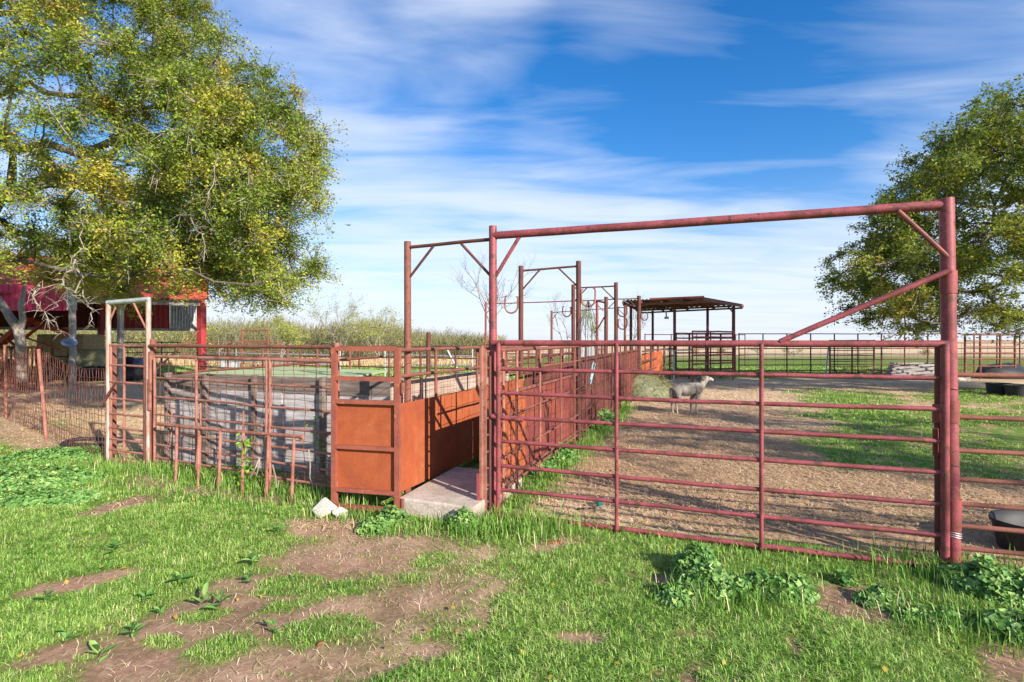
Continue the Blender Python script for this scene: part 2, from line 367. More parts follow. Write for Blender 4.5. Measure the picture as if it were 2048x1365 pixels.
# ---------- blades
def blades(name, X, Y, Z, h, w, tone, mat, lean=.6, parent=None, ang=None):
    n = len(X); a = RNG.uniform(0, 2*np.pi, n) if ang is None else ang+RNG.normal(0,.7,n); b = a+np.pi/2+RNG.normal(0, .4, n)
    ln = RNG.uniform(.15, 1.0, n)*lean
    ca, sa = np.cos(a), np.sin(a)*1; wx, wy = np.cos(b)*w/2, np.sin(b)*w/2
    P = np.zeros((n, 5, 3))
    P[:,0] = np.stack([X-wx, Y-wy, Z-.01], 1); P[:,1] = np.stack([X+wx, Y+wy, Z-.01], 1)
    vz = 1-.48*np.minimum(ln,1.6); mx, my, mz = X+ca*h*ln*.42, Y+sa*h*ln*.42, Z+h*.62*np.minimum(1,vz+.25)
    P[:,2] = np.stack([mx+wx*.85, my+wy*.85, mz], 1); P[:,3] = np.stack([mx-wx*.85, my-wy*.85, mz], 1)
    P[:,4] = np.stack([X+ca*h*ln, Y+sa*h*ln, Z+h*vz], 1)
    base = (np.arange(n)*5)[:, None]
    f = np.concatenate([base+np.array([[0,1,2,3]]), base+np.array([[3,2,4]])], 1).ravel()
    return fast_mesh(name, P.reshape(-1,3), f, np.tile([4,3], n), mat, np.repeat(tone, 5), parent)
def tufts(N, x0, x1, y0, y1, ypow, per, rad_):
    m = N//per; X, Y = scatter(m, x0, x1, y0, y1, ypow); sc_ = RNG.uniform(.5, 1.5, m)
    X = np.repeat(X, per); Y = np.repeat(Y, per); sc_ = np.repeat(sc_, per); a = RNG.uniform(0, 2*np.pi, len(X)); r = RNG.random(len(X))*rad_*sc_
    return X+np.cos(a)*r, Y+np.sin(a)*r, a, sc_
def scatter(N, x0, x1, y0, y1, ypow=1.0):
    u = RNG.random(N); Y = y0+(y1-y0)*u**ypow; X = RNG.uniform(x0, x1, N); return X, Y
def inview(X, Y, m=1.15): return np.abs(X) < np.maximum(Y, .5)*.966*m+.2
def blocked(X, Y):
    s, t = inv(X, Y)
    return ((s > -.95) & (s < -.02) & (t > -.35) & (t < 9)) | ((s > -1.15)&(s < -.9)&(t>-.1)&(t<12))
def grass_layer(N, x0, x1, y0, y1, hmin, hmax, w, ypow=1.0, thr=.28, per=18, rad_=.035):
    X, Y, an, ts = tufts(N, x0, x1, y0, y1, ypow, per, rad_); tb = np.repeat(RNG.normal(0,.09,len(X)//per), per); k = inview(X, Y) & ~blocked(X, Y); X, Y, an, ts, tb = X[k], Y[k], an[k], ts[k], tb[k]
    g, s, b = masks(X, Y); p = np.clip((g-thr)/(1-thr), 0, 1); p = np.maximum(p, .10*(s < .6)*(Y < 7)*(fbm(X*8,Y*8,101,2) > .6)); k = RNG.random(len(X)) < p; X, Y, g, an, ts, tb = X[k], Y[k], g[k], an[k], ts[k], tb[k]
    cl = fbm(X*2.2, Y*2.2, 44); c2 = fbm(X*9, Y*9, 71, 3)
    hh = (hmin+(hmax-hmin)*RNG.random(len(X))**1.4)*(.45+.9*cl+.5*(c2-.3))*(.30+.70*g)*(.6+.45*ts)
    tone = np.clip(.32+.45*(fbm(X*.9+3, Y*.9, 61)-.3)+.35*(c2-.4)+RNG.normal(0, .13, len(X))+tb+.05, 0, .9)
    dry = RNG.random(len(X)) < .05; tone = np.where(dry, RNG.uniform(.88, 1, len(X)), tone)
    return X, Y, gz(X, Y), hh, np.full(len(X), w)*RNG.uniform(.7, 1.3, len(X)), tone, an
parts = [grass_layer(800000, -5.2, 5.2, 1.9, 5.2, .02, .062, .0036, 1.15),
         grass_layer(360000, -9.5, 8, 5.0, 11, .02, .06, .0068, rad_=.05),
         grass_layer(260000, -12, 16, 10, 20, .04, .11, .014, rad_=.1),
         grass_layer(160000, -22, 26, 19, 32, .05, .14, .03, rad_=.2)]
cat = [np.concatenate([p[i] for p in parts]) for i in range(7)]
tag(blades('grass', *cat[:5], cat[5], M['grass'], 2.0, None, cat[6]), None, None, kind='stuff')
# taller tufts along the foot of fences and posts
TL = [(L(-4.9,.05),L(-1.5,-.25),2600,.10,.26,.12),(L(-5.6,.05),L(-4.8,-.2),600,.10,.22,.12),(L(-.1,-.45),L(.75,-.25),1500,.10,.24,.16),(L(-1.6,-.55),L(-.75,-.5),500,.08,.16,.07),(L(-4.9,-.5),L(-1.7,-.6),1200,.06,.14,.15),
      (L(.15,.15),L(.1,8),3800,.08,.24,.14),(L(3.2,-.1),L(4.3,-.15),1500,.10,.24,.16),(L(-1.3,-.35),L(-1.8,.3),500,.1,.28,.1),(L(1.0,-.25),L(3.2,-.2),900,.05,.12,.15),(L(-.75,-.45),L(-.05,-.48),250,.05,.13,.04)]
TL += [(gnd(1350,1195),gnd(1600,1195),700,.08,.20,.12),(gnd(1840,1240),gnd(2040,1260),900,.08,.2,.18),(gnd(740,1068),gnd(960,1070),350,.06,.16,.07),(gnd(0,950),gnd(200,920),900,.06,.14,.4)]
X=[];Y=[];hh=[]
for a, b, n, h0, h1, sp in TL:
    u = RNG.random(n); cl = np.round(u*12+RNG.normal(0,.25,n))/12
    u = np.where(RNG.random(n) < .6, np.clip(cl+RNG.normal(0,.012,n), 0, 1), u)
    X.append(a.x+(b.x-a.x)*u+RNG.normal(0,sp,n)); Y.append(a.y+(b.y-a.y)*u+RNG.normal(0,sp,n)); hh.append(RNG.uniform(h0,h1,n)*.85)
X=np.concatenate(X);Y=np.concatenate(Y);hh=np.concatenate(hh); k=~blocked(X,Y); X,Y,hh=X[k],Y[k],hh[k]
tn=np.clip(.28+RNG.normal(0,.18,len(X)),0,.9); tn=np.where(RNG.random(len(X))<.07, RNG.uniform(.85,1,len(X)), tn)
tag(blades('tall_grass', X, Y, gz(X,Y), hh, RNG.uniform(.004,.007,len(X)), tn, M['grass'], .7), None, None, kind='stuff')
# straw and dead stalks lying about
def strands(name, X, Y, ln, w, tone, mat):
    n = len(X); a = RNG.uniform(0, np.pi, n)*.6+RNG.choice([0, 1.2], n); Z = gz(X, Y)+RNG.uniform(.002, .018, n)
    dx, dy = np.cos(a)*ln/2, np.sin(a)*ln/2; wx, wy = -np.sin(a)*w/2, np.cos(a)*w/2; bz = RNG.normal(0, .012, n); cx_ = RNG.normal(0,.12,n)*ln; 
    P = np.zeros((n, 6, 3))
    P[:,0]=np.stack([X-dx-wx,Y-dy-wy,Z+bz*.5],1);P[:,1]=np.stack([X-dx+wx,Y-dy+wy,Z+bz*.5],1)
    P[:,2]=np.stack([X+wx-np.sin(a)*cx_,Y+wy+np.cos(a)*cx_,Z+.006],1);P[:,3]=np.stack([X-wx-np.sin(a)*cx_,Y-wy+np.cos(a)*cx_,Z+.006],1)
    P[:,4]=np.stack([X+dx+wx,Y+dy+wy,Z-bz*.5],1);P[:,5]=np.stack([X+dx-wx,Y+dy-wy,Z-bz*.5],1)
    b = (np.arange(n)*6)[:,None]; f = np.concatenate([b+np.array([[0,1,2,3]]), b+np.array([[3,2,4,5]])],1).ravel()
    return fast_mesh(name, P.reshape(-1,3), f, np.full(2*n,4), mat, np.repeat(tone,6))
def straw_layer(N, x0,x1,y0,y1, l0,l1,w):
    X,Y = scatter(N,x0,x1,y0,y1); k = inview(X,Y) & ~((inv(X,Y)[0]>-1.1)&(inv(X,Y)[0]<-.0)&(inv(X,Y)[1]>1)&(inv(X,Y)[1]<9)); X,Y=X[k],Y[k]
    g,s,b = masks(X,Y); k = RNG.random(len(X)) < np.clip((1-g)*(.3+.9*s+.35*b),.02,1); X,Y,b=X[k],Y[k],b[k]
    return X,Y,RNG.uniform(l0,l1,len(X)),np.full(len(X),w)*RNG.uniform(.6,1.4,len(X)),np.clip(RNG.uniform(0,1,len(X))-.35*b,0,1)
parts=[straw_layer(42000,-5,5,1.9,5,.015,.075,.0024),straw_layer(120000,-9,9,4.6,10,.03,.13,.006),straw_layer(70000,-18,16,9.5,20,.06,.2,.014)]
cat=[np.concatenate([p[i] for p in parts]) for i in range(5)]
tag(strands('straw_litter',*cat,M['straw']),None,None,kind='stuff')
# ---------- leafy weeds: scalloped round leaves on short stems, mounded
def weed_mesh(name, centres, mat, parent=None, origin=(0,0,0), leaf=(.02,.045)):
    """centres: list of (x,y,rx,ry,h,n)"""
    VV=[];TT=[]
    for (cx,cy,rx,ry,h,n) in centres:
        n=int(n*2.2)
        r=np.sqrt(RNG.random(n)); a=RNG.uniform(0,2*np.pi,n); x=cx+rx*r*np.cos(a); y=cy+ry*r*np.sin(a)
        hz=h*np.sqrt(np.clip(1-r**2,0.04,1))*(.25+1.0*fbm(x*9,y*9,5)); z=gz(x,y)+hz*np.where(RNG.random(n)<.55,RNG.uniform(.8,1.15,n),RNG.uniform(.15,.8,n))
        sz=RNG.uniform(leaf[0],leaf[1],n)*RNG.choice([.4,.6,.85],n)
        nrm=np.stack([np.cos(a)*r*.5+RNG.normal(0,.5,n),np.sin(a)*r*.5+RNG.normal(0,.5,n)-.25,np.ones(n)],1); nrm/=np.linalg.norm(nrm,axis=1)[:,None]
        t1=np.cross(nrm,np.stack([np.cos(a*7),np.sin(a*7),np.zeros(n)],1)); t1/=np.linalg.norm(t1,axis=1)[:,None]+1e-9; t2=np.cross(nrm,t1)
        P=np.zeros((n,9,3)); c=np.stack([x,y,z],1)
        P[:,0]=c-nrm*(sz*.25)[:,None]
        for j in range(8):
            an=2*math.pi*(j+.5)/8; rr=(1.0 if j%2 else .74)*(.45 if j==0 else 1)
            P[:,j+1]=c+(t1*math.cos(an)+t2*math.sin(an))*(sz*rr)[:,None]+nrm*(RNG.normal(0,.12,n)*sz)[:,None]
        VV.append(P); TT.append(np.clip(.45+.5*(fbm(x*9,y*9,12)-.5)+RNG.normal(0,.2,n),0,1))
    P=np.concatenate(VV);T=np.concatenate(TT);n=len(P);b=(np.arange(n)*9)[:,None]
    f=np.concatenate([b+np.array([[0,1+j,1+(j+1)%8]]) for j in range(8)],1).ravel()
    return fast_mesh(name,P.reshape(-1,3),f,np.full(8*n,3),mat,np.repeat(T,9),parent,origin)
def clump(label,blobs,leaf=(.02,.042),group='broad leaved weed clumps'):
    o=Vector((blobs[0][0],blobs[0][1],0))
    w=weed_mesh('weed_clump',blobs,M['weed'],None,o,leaf); tag(w,label,'weed',group)
def GB(x,y,rx,ry,h,n):
    p=gnd(x,y); return (p.x,p.y,rx,ry,h,n)
clump('pale grey-green leafy weed clump in front of the concrete step, beside the rusty gate',[GB(750,1062,.16,.12,.16,260),GB(785,1052,.15,.12,.19,240)],(.018,.036))
clump('leafy weed clump at the foot of the chute opening, left of the red gate post',[GB(930,1062,.15,.11,.17,240),GB(960,1066,.1,.08,.13,120)],(.018,.036))
clump('tall dark green weed mound in front of the middle of the red gate',[GB(1390,1150,.17,.13,.22,380),GB(1430,1185,.26,.17,.16,520),GB(1350,1200,.14,.12,.1,160)],(.018,.04))
clump('low spreading weed clump just right of the tall weed mound',[GB(1560,1190,.24,.13,.12,380),GB(1520,1180,.12,.1,.14,160)],(.018,.038))
clump('small weed clump beside the bare patch under the gate',[GB(1755,1205,.14,.1,.1,220)],(.016,.03))
clump('tiny bright weed clump under the lowest gate rail, right of centre',[GB(1690,1165,.08,.07,.09,110)],(.016,.03))
clump('large weed bank spilling round the foot of the tall red corner post',[GB(1960,1180,.24,.2,.22,600),GB(2040,1200,.28,.2,.19,600),GB(2030,1270,.2,.14,.14,330)],(.02,.045))
clump('flat weed patch in the grass below the corner post',[GB(1930,1245,.3,.14,.07,420),GB(1840,1235,.16,.1,.06,180)],(.018,.036))
clump('weed clump growing against the foot of the rusty sheets inside the pen',[GB(1115,925,.28,.3,.26,420),GB(1085,945,.2,.2,.18,240)],(.03,.05))
clump('weed clump farther along the sheets between the second and third tall posts',[GB(1200,850,.4,.6,.35,420)],(.04,.07))
carp=[GB(20,960,1.1,.6,.12,2600),GB(110,915,.7,.5,.12,1500),GB(60,1000,.7,.35,.09,1100),GB(160,905,.4,.3,.1,500),GB(130,990,.5,.2,.05,420)]
tag(weed_mesh('ground_cover',carp,M['weed'],None,(0,0,0),(.018,.036)),None,None,kind='stuff')
# upright broad leaved seedlings
def seedling(px,py,sc,label):
    p=gnd(px,py); n=random.randint(6,10); Vs=[];Ts=[]; fl=[];sizes=[]
    for i in range(n):
        a=i*2.4+random.random(); ln=random.uniform(.035,.075)*sc; el=random.uniform(.15,1.0); z0=random.uniform(.01,.06)*sc
        d=Vector((math.cos(a)*math.cos(el),math.sin(a)*math.cos(el),math.sin(el))); sd=Vector((-math.sin(a),math.cos(a),0)); up=sd.cross(d)*-1; w=ln*random.uniform(.16,.26)
        b=p+Vector((0,0,z0)); k=len(Vs)
        q=[b,b+d*ln*.35+sd*w*.8+up*.006,b+d*ln*.7+sd*w*.7,b+d*ln-Vector((0,0,ln*.15)),b+d*ln*.7-sd*w*.7,b+d*ln*.35-sd*w*.8+up*.006]
        Vs+=q; fl+=[k,k+1,k+2,k+3, k,k+3,k+4,k+5]; sizes+=[4,4]; Ts+=[random.uniform(0,.75)]*6
    tag(fast_mesh('weed_seedling',[tuple(v) for v in Vs],fl,sizes,M['weed'],Ts,None,p),label,'weed','young upright weeds in the bare soil')
SE=[(229,1112,1.4,'dark upright weed in the grass, second from the left edge'),(358,1172,1.4,'broad leaved weed at the upper edge of the bare soil, below the grass'),(504,1137,1.5,'bushy weed on bare soil nearest to the two white rocks'),
(558,1073,1.2,'small weed at the end of the grass, just below left of the white rocks'),(265,1288,1.5,'upright weed in the lower left bare soil, topmost leaf pointing up'),(196,1338,1.7,'largest weed at the bottom left edge of the picture'),
(408,1222,1.6,'weed in the middle of the bare soil beside a grass tuft'),(440,1232,1.5,'paler weed standing close right of another in the middle of the bare soil'),(92,1208,1.2,'low weed in the lawn by the left edge'),
(292,1212,1.1,'small weed on soil between the lawn and the grass tuft'),(496,1170,1.0,'tiny weed right below the bushy one on bare soil'),(131,1290,1.2,'weed on the left tip of the bare soil'),(550,1275,1.1,'weed at the lower grass tuft near the brick fragment'),(320,1238,1.0,'tiny weed on bare soil left of the middle pair')]
for e in SE: seedling(*e)
# ---------- rocks, brick bit, teal sprinkler
def blob(c,rx,ry,rz,seed,n=10):
    rnd=random.Random(seed); mb=MB(); k=14; c=Vector(c)
    dirs=[Vector((rnd.gauss(0,1),rnd.gauss(0,1),rnd.gauss(0,1))).normalized() for _ in range(n)]; off=[rnd.uniform(.72,1) for _ in range(n)]
    for i in range(k+1):
        th=math.pi*i/k
        for j in range(18):
            ph=2*math.pi*j/18; d=Vector((math.sin(th)*math.cos(ph),math.sin(th)*math.sin(ph),math.cos(th)))
            r=1.0
            for q,o in zip(dirs,off):
                dd=d.dot(q)
                if dd>.25: r=min(r,o/dd)
            r*=1+rnd.uniform(-.018,.018); mb.v.append(c+Vector((d.x*rx,d.y*ry,d.z*rz))*r)
    for i in range(k):
        for j in range(18): mb.f.append((i*18+j,i*18+(j+1)%18,(i+1)*18+(j+1)%18,(i+1)*18+j))
    return mb
def hullrock(c,rx,ry,rz,seed,n=15):
    import bmesh
    rnd=random.Random(seed); bm=bmesh.new()
    for _ in range(n):
        d=Vector((rnd.gauss(0,1),rnd.gauss(0,1),rnd.gauss(0,1))).normalized(); bm.verts.new((d.x*rx,d.y*ry,d.z*rz))
    bmesh.ops.convex_hull(bm,input=bm.verts[:]); bmesh.ops.delete(bm,geom=[v for v in bm.verts if not v.link_faces],context='VERTS')
    bmesh.ops.bevel(bm,geom=bm.edges[:],offset=min(rx,rz)*.10,segments=2,affect='EDGES',profile=.6)
    bmesh.ops.triangulate(bm,faces=bm.faces[:]); bmesh.ops.subdivide_edges(bm,edges=bm.edges[:],cuts=2,use_grid_fill=True)
    mb=MB(); bm.verts.index_update()
    for v in bm.verts: mb.v.append(Vector(c)+v.co*(1+rnd.uniform(-.012,.012)))
    for f in bm.faces: mb.f.append(tuple(v.index for v in f.verts))
    bm.free(); return mb
p=gnd(646,1034); tag(build(hullrock(p+V(0,.05,.065),.13,.09,.11,3),'rock',M['rock'],None,p,True,40),'larger white limestone rock left of the rusty sheet gate','rock')
p=gnd(678,1037); tag(build(hullrock(p+V(0,.02,.035),.09,.06,.07,8),'rock',M['rock'],None,p,True,40),'smaller cream rock leaning against the larger white one','rock')
p=gnd(643,1292); tag(build(hullrock(p+V(0,0,.006),.03,.022,.018,5,9),'brick_fragment',M['brick'],None,p,True,20),'small broken piece of red brick on the soil','brick')
p=gnd(1110,1088); tag(build(hullrock(p+V(0,0,.0),.12,.07,.03,15),'flat_stone',M['brick'],None,p,True,20),'flat reddish stone lying in the grass near the gate','stone')
p=gnd(1198,1018); mb=MB(); mb.tube([p,p+V(0,0,.05)],.02,10); mb.tube([p+V(0,0,.045),p+V(.005,0,.075)],.032,10); mb.tube([p+V(-.03,0,.07),p+V(.04,.01,.085)],.012,8)
tw=tag(build(mb,'hose_fitting',M['teal'],None,p),'small teal plastic hose fitting standing in the straw behind the gate','hose fitting')
mb=MB(); mb.tube([p+V(-.02,-.02,.01),p+V(-.08,-.04,.02),p+V(-.14,-.02,.012),p+V(-.22,-.05,.012)],.008,6); build(mb,'hose_end',M['black'],tw)
# ---------- main red gateway
GT=thing('pipe_gateway','tall red pipe gateway with a long overhead bar above the red gate','gateway',L(0,0))
mb=MB(); mb.pipe(L(0,0,-.05),L(0,0,2.72),.037,16,.002); pA=build(mb,'post',M['paint'],GT)
mb=MB(); mb.tube([L(0,0,1.58),L(0,0,1.64)],.041,14); build(mb,'collar',M['paint'],pA)
mb=MB(); mb.pipe(L(3.54,0,-.05),L(3.50,0,2.66),.046,18,.001); pR=build(mb,'post',M['paint'],GT)
for h0,h1 in ((1.98,2.14),(1.06,1.22),(.30,.52)):
    mb=MB(); sx=3.54-.04*h0/2.7; mb.tube([L(sx,0,h0),L(sx,0,h1)],.0515,18); build(mb,'collar',M['paint_dull'],pR)
mb=MB(); 
for h in (1.30,.285,.27,.255,.76): 
    mb=MB(); sx=3.54-.04*h/2.7; c=L(sx,0,h); mb.tube([c+V(math.cos(a)*.05,math.sin(a)*.05,.006*math.sin(a*2)) for a in np.linspace(0,6.4,20)],.0022,4); build(mb,'tie_wire',M['wire_dark'] if h>.5 else M['galv'],pR)
mb=MB(); mb.pipe(L(0,0,2.63),L(3.51,0,2.615),.036,16,.0015); build(mb,'crossbar',M['paint'],GT)
mb=MB(); mb.pipe(L(.27,0,2.61),L(.01,0,2.22),.017,10,.001); build(mb,'brace',M['paint'],GT)
mb=MB(); mb.pipe(L(3.20,-.03,2.59),L(3.50,-.03,2.235),.017,10,.001); build(mb,'brace',M['paint_dull'],GT)
# latch lugs
mb=MB(); mb.tube([L(-.06,-.02,.945),L(.04,-.04,.945)],.032,12); mb.tube([L(-.13,-.01,.93),L(-.05,-.02,.945)],.01,8); build(mb,'latch_lug',M['paint'],GT)
# ---------- the red tube gate
RG=thing('tube_gate','wide red tube gate with eight rails standing closed across the pen entrance','gate',L(.08,-.07))
RH=[1.62,1.38,1.16,.935,.715,.49,.27,.045]
def gp(s,h): return L(s,-.07,h+ (0))
for i,h in enumerate(RH):
    mb=MB(); r=.0265 if i in (0,) else (.021 if i==7 else .0175); k=14; pts=[]
    for j in range(k+1):
        u=j/k; s=.09+u*(3.445-.09); pts.append(gp(s, h-.01*math.sin(u*math.pi)*(i%3)/2+random.uniform(-.002,.002)))
    if i==0: pts[0]=gp(.02,h); pts[-1]=gp(3.49,h)
    mb.tube(pts,r,12); build(mb,'rail',M['paint'],RG)
for s,r in ((.09,.0215),(1.17,.0165),(2.29,.0165),(3.462,.026)):
    mb=MB(); mb.pipe(L(s,-.075-.012,.0),L(s,-.075-.012,1.62),r,12,.002); build(mb,'upright',M['paint'],RG)
mb=MB(); mb.pipe(L(2.42,-.08,1.635),L(3.50,-.055,2.14),.021,12,.004); build(mb,'diagonal_brace',M['paint'],RG)
mb=MB(); mb.tube([L(.02,-.075,.94),L(.33,-.085,.925)],.0235,12); build(mb,'latch_sleeve',M['paint'],RG)
# short dark post behind the hinge end
mb=MB(); mb.pipe(L(3.52,.14,-.05),L(3.52,.14,1.63),.043,14,.002); HP=tag(build(mb,'short_post',M['rust_dark'],None,L(3.4,.14)),'short dark rusty post standing just behind the hinge end of the red gate','post')
mb=MB(); mb.tube([L(3.51,.13,1.04),L(3.51,.13,1.17)],.05,12); mb.tube([L(3.465,.09,.8),L(3.465,.09,1.0)],.018,8); build(mb,'collar',M['paint_dull'],HP)
# fence running on to the right
RF=thing('rail_fence','open fence of seven rusty rails to the right of the tall corner post','fence',L(3.6,0))
for h in (1.40,1.10,.86,.655,.48,.325,.165):
    mb=MB(); mb.pipe(L(3.56,.02,h),L(7.4,.22,h-.01),.017,10,.006); build(mb,'rail',M['rust'],RF)
for s in (5.4,7.3):
    mb=MB(); mb.pipe(L(s,.12,-.05),L(s,.12,1.6),.035,12,.003); build(mb,'post',M['rust'],RF)
# ---------- chute archways along the alley
def hook(mb,c,side,w=.20,hh=.27,r=.014,wd=(E1[0],E1[1],0)):
    c=Vector(c); u=Vector(wd)*side; pts=[]
    for i in range(15):
        a=math.pi*i/14; pts.append(c+u*(w/2-w/2*math.cos(a))+V(0,0,-w/2*math.sin(a)-.02))
    pts=[c+V(0,0,hh-w/2-.03)+u*.03,c+V(0,0,hh-w/2-.02)]+pts+[c+u*w+V(0,0,hh-w/2-.05),c+u*(w-.008)+V(0,0,hh-w/2-.01),c+u*(w-.035)+V(0,0,hh-w/2-.012)]
    mb.tube(pts,r,8)
def arch(name,label,sl,tl,sr,tr,hl,hr,rp,mat,mbar,leftpost=True,rightpost=True,hooks=(),bar_h=None,br=.32,rb=.016):
    T=thing(name,label,'archway',L(sl,tl))
    ps={}
    if leftpost: mb=MB(); mb.pipe(L(sl,tl,-.05),L(sl,tl,hl),rp,14,.003); ps['l']=build(mb,'post',mat,T)
    if rightpost: mb=MB(); mb.pipe(L(sr,tr,-.05),L(sr,tr,hr),rp,14,.003); ps['r']=build(mb,'post',mat,T)
    bl=bar_h or (hl-.08); brr=bar_h or (hr-.08)
    mb=MB(); mb.pipe(L(sl,tl,bl),L(sr,tr,brr),rb*1.1,10,.003); build(mb,'crossbar',mbar,T)
    f=(sr-sl); u=br/abs(f)
    for (a,b) in ((0,u),(1,1-u)):
        s0=sl+f*a; t0=tl+(tr-tl)*a; s1=sl+f*b; t1=tl+(tr-tl)*b; hb=bl+(brr-bl)*b
        mb=MB(); mb.pipe(L(s0,t0,(bl if a==0 else brr)-br*1.05),L(s1,t1,hb-.01),rb*.85,8,.001); build(mb,'brace',mbar,T)
    for (which,side,h,kind) in hooks:
        s0,t0=(sl,tl) if which=='l' else (sr,tr)
        mb=MB(); hook(mb,L(s0+side*(rp+.01),t0-.02,h),side,hh=.27 if kind else .22,w=.22 if kind else .19)
        build(mb,'hook',M['rust_light'] if kind else mat,ps[which])
    return T
arch('chute_archway','nearest rusty chute archway, joined to the tall red gateway post',-1.0,.13,-.04,.02,2.66,2.66,.036,M['rust'],M['rust_dark'],True,False,bar_h=2.60)
arch('chute_archway','second chute archway with bright rusty hooks on both posts',-.96,3.58,0,3.58,2.86,2.89,.040,M['rust_dark'],M['rust_dark'],hooks=[('l',-1,2.22,1),('r',1,2.30,1)])
arch('chute_archway','third chute archway, darkest posts, one hook on its hidden side',-.98,7.32,0,7.30,2.92,2.93,.044,M['rust_dark'],M['rust_dark'],hooks=[('l',-1,2.30,0),('r',1,2.28,0),('r',1,2.0,0)])
arch('chute_archway','fourth chute archway, nearest to the open roofed shed',-.98,11.6,.0,11.65,2.96,2.97,.058,M['rust_dark'],M['rust_dark'],hooks=[('r',1,2.35,0)])
arch('pen_archway','wide purple-red archway over the back pen, left of the fourth chute archway',-5.0,11.66,-1.06,11.6,2.92,2.95,.035,M['paint_dull'],M['paint_dull'],True,False)
arch('pen_archway','farthest thin archway behind the chute with the lowest crossbar',-4.6,18.3,-1.2,17.2,2.95,3.05,.05,M['rust'],M['rust_dark'])
# leaning pipe frame behind fourth archway
mb=MB(); a=at(1194,602,17.5); mb.pipe(V(a.x,a.y,0),a,.045,8); mb.pipe(a,at(1215,607,16.6),.03,8); mb.pipe(at(1190,666,17.5),at(1213,628,17.0),.025,8)
tag(build(mb,'pipe_bracket',M['paint_dull'],None,V(a.x,a.y,0)),'lone thin pipe post with a bracket just left of the fourth archway','post')
# cables hanging from the hook of the second archway
cb=thing('hanging_cables','bundle of thin dark cables hanging from the hook of the second archway','cables',L(.17,3.56,2.2))
for i in range(7):
    c=L(.16,3.55,2.27); mb=MB(); o=(i-3)*.035; pts=[c+V(0,0,.0)]
    for j in range(1,10):
        u=j/9; pts.append(c+V(o*math.sin(u*2.4)*1.6+random.uniform(-.004,.004)*3, .02*math.sin(i+u*3), -u*(1.05+.12*(i%3))))
    mb.tube(pts,.0045,5); build(mb,'cable',M['cable'],cb)
# rope loop
p=L(.08,4.1,1.13); mb=MB(); mb.tube([p+V(.0,0,-.14),p+V(.02,0,-.05),p+V(.03,0,.08),p+V(.05,0,.15),p+V(.08,0,.12),p+V(.06,0,.02),p+V(.03,0,-.1),p+V(.0,0,-.22)],.012,6)
tag(build(mb,'rope',M['blue'],None,p),'pale blue rope looped over the mesh beside the second archway post','rope')
# ---------- wire mesh panel
def wires(p0,p1,h0,h1,dx,dz,r=.0025,bend=.008,n=4,skip=0,wire_h=None,sag=0,seed=1):
    rnd=random.Random(seed); mb=MB(); p0=Vector(p0); p1=Vector(p1); d=(p1-p0); d.z=0; ln=d.length; u=d/ln; nn=Vector((-u.y,u.x,0))
    H0=h0 if isinstance(h0,tuple) else (h0,h0); H1=h1 if isinstance(h1,tuple) else (h1,h1)
    k=max(1,int(ln/dx)); m=max(1,int((H1[0]-H0[0])/dz))
    off=[[Vector((rnd.uniform(-1,1),rnd.uniform(-1,1),rnd.uniform(-1,1)))*bend for _ in range(m+1)] for _ in range(k+1)]
    def pt(i,j):
        f=i/k; g=j/m; return p0+u*ln*f+V(0,0,-p0.z)+V(0,0,H0[0]+(H0[1]-H0[0])*f)*1+V(0,0,((H1[0]-H0[0])+((H1[1]-H0[1])-(H1[0]-H0[0]))*f)*g-sag*math.sin(math.pi*f)*g)+off[i][j]
    for i in range(k+1):
        if rnd.random()<skip: continue
        mb.tube([pt(i,j) for j in range(m+1)],r,n,False)
    for j in range(m+1): mb.tube([pt(i,j)+nn*r for i in range(k+1)],r,n,False)
    return mb
def fence(name,label,cat,p0,p1,posts,rails,mesh=None,rp=.03,rr=.02,mat='rust',mrail=None,mw='rust_wire',ph=1.6,group=None,wob=.004,n=8):
    p0=Vector(p0); p1=Vector(p1); T=thing(name,label,cat,p0,group); mrail=mrail or mat
    for u in posts:
        q=p0.lerp(p1,u); q.z=0; mb=MB(); mb.pipe(q+V(0,0,-.04),q+V(0,0,ph+random.uniform(-.01,.01)),rp,n,.003); build(mb,'post',M[mat],T)
    for h in rails:
        h0,h1=(h if isinstance(h,tuple) else (h,h)); mb=MB(); mb.pipe(V(p0.x,p0.y,h0),V(p1.x,p1.y,h1),rr,n,wob); build(mb,'rail',M[mrail],T)
    if mesh:
        mb=wires(V(p0.x,p0.y,0),V(p1.x,p1.y,0),*mesh); build(mb,'wire_mesh',M[mw],T)
    return T
# ---------- chute: left wall
CW=thing('chute_wall','smooth orange rust plate wall on the far side of the chute with two pipe rails above','wall',L(-.9,-.2))
mb=MB(); mb.plate([L(-.90,-.22,.17),L(-.90,3.5,.10),L(-.90,3.5,1.03),L(-.90,-.22,1.03)],(-E1[0],-E1[1],0),.004); build(mb,'plate',M['plate'],CW,smooth=False)
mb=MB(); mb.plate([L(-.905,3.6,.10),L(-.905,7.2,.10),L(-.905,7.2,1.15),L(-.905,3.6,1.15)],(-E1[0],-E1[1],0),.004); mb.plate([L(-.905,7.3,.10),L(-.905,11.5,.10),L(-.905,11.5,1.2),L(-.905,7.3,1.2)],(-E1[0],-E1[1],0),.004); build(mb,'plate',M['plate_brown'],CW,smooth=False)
for h in (1.55,1.29):
    mb=MB(); mb.pipe(L(-.93,-.24,h),L(-.93,3.5,h-.01),.019,10,.004); build(mb,'rail',M['rust'],CW)
mb=MB(); mb.pipe(L(-.95,3.6,1.58),L(-.95,11.5,1.6),.022,8,.006); mb.pipe(L(-.95,3.6,1.35),L(-.95,11.5,1.38),.018,8,.006); build(mb,'rail',M['rust_dark'],CW)
for t in (.62,1.75,2.75):
    mb=MB(); mb.pipe(L(-.935,t,1.0),L(-.935,t,1.55),.017,10,.002); build(mb,'upright',M['rust'],CW)
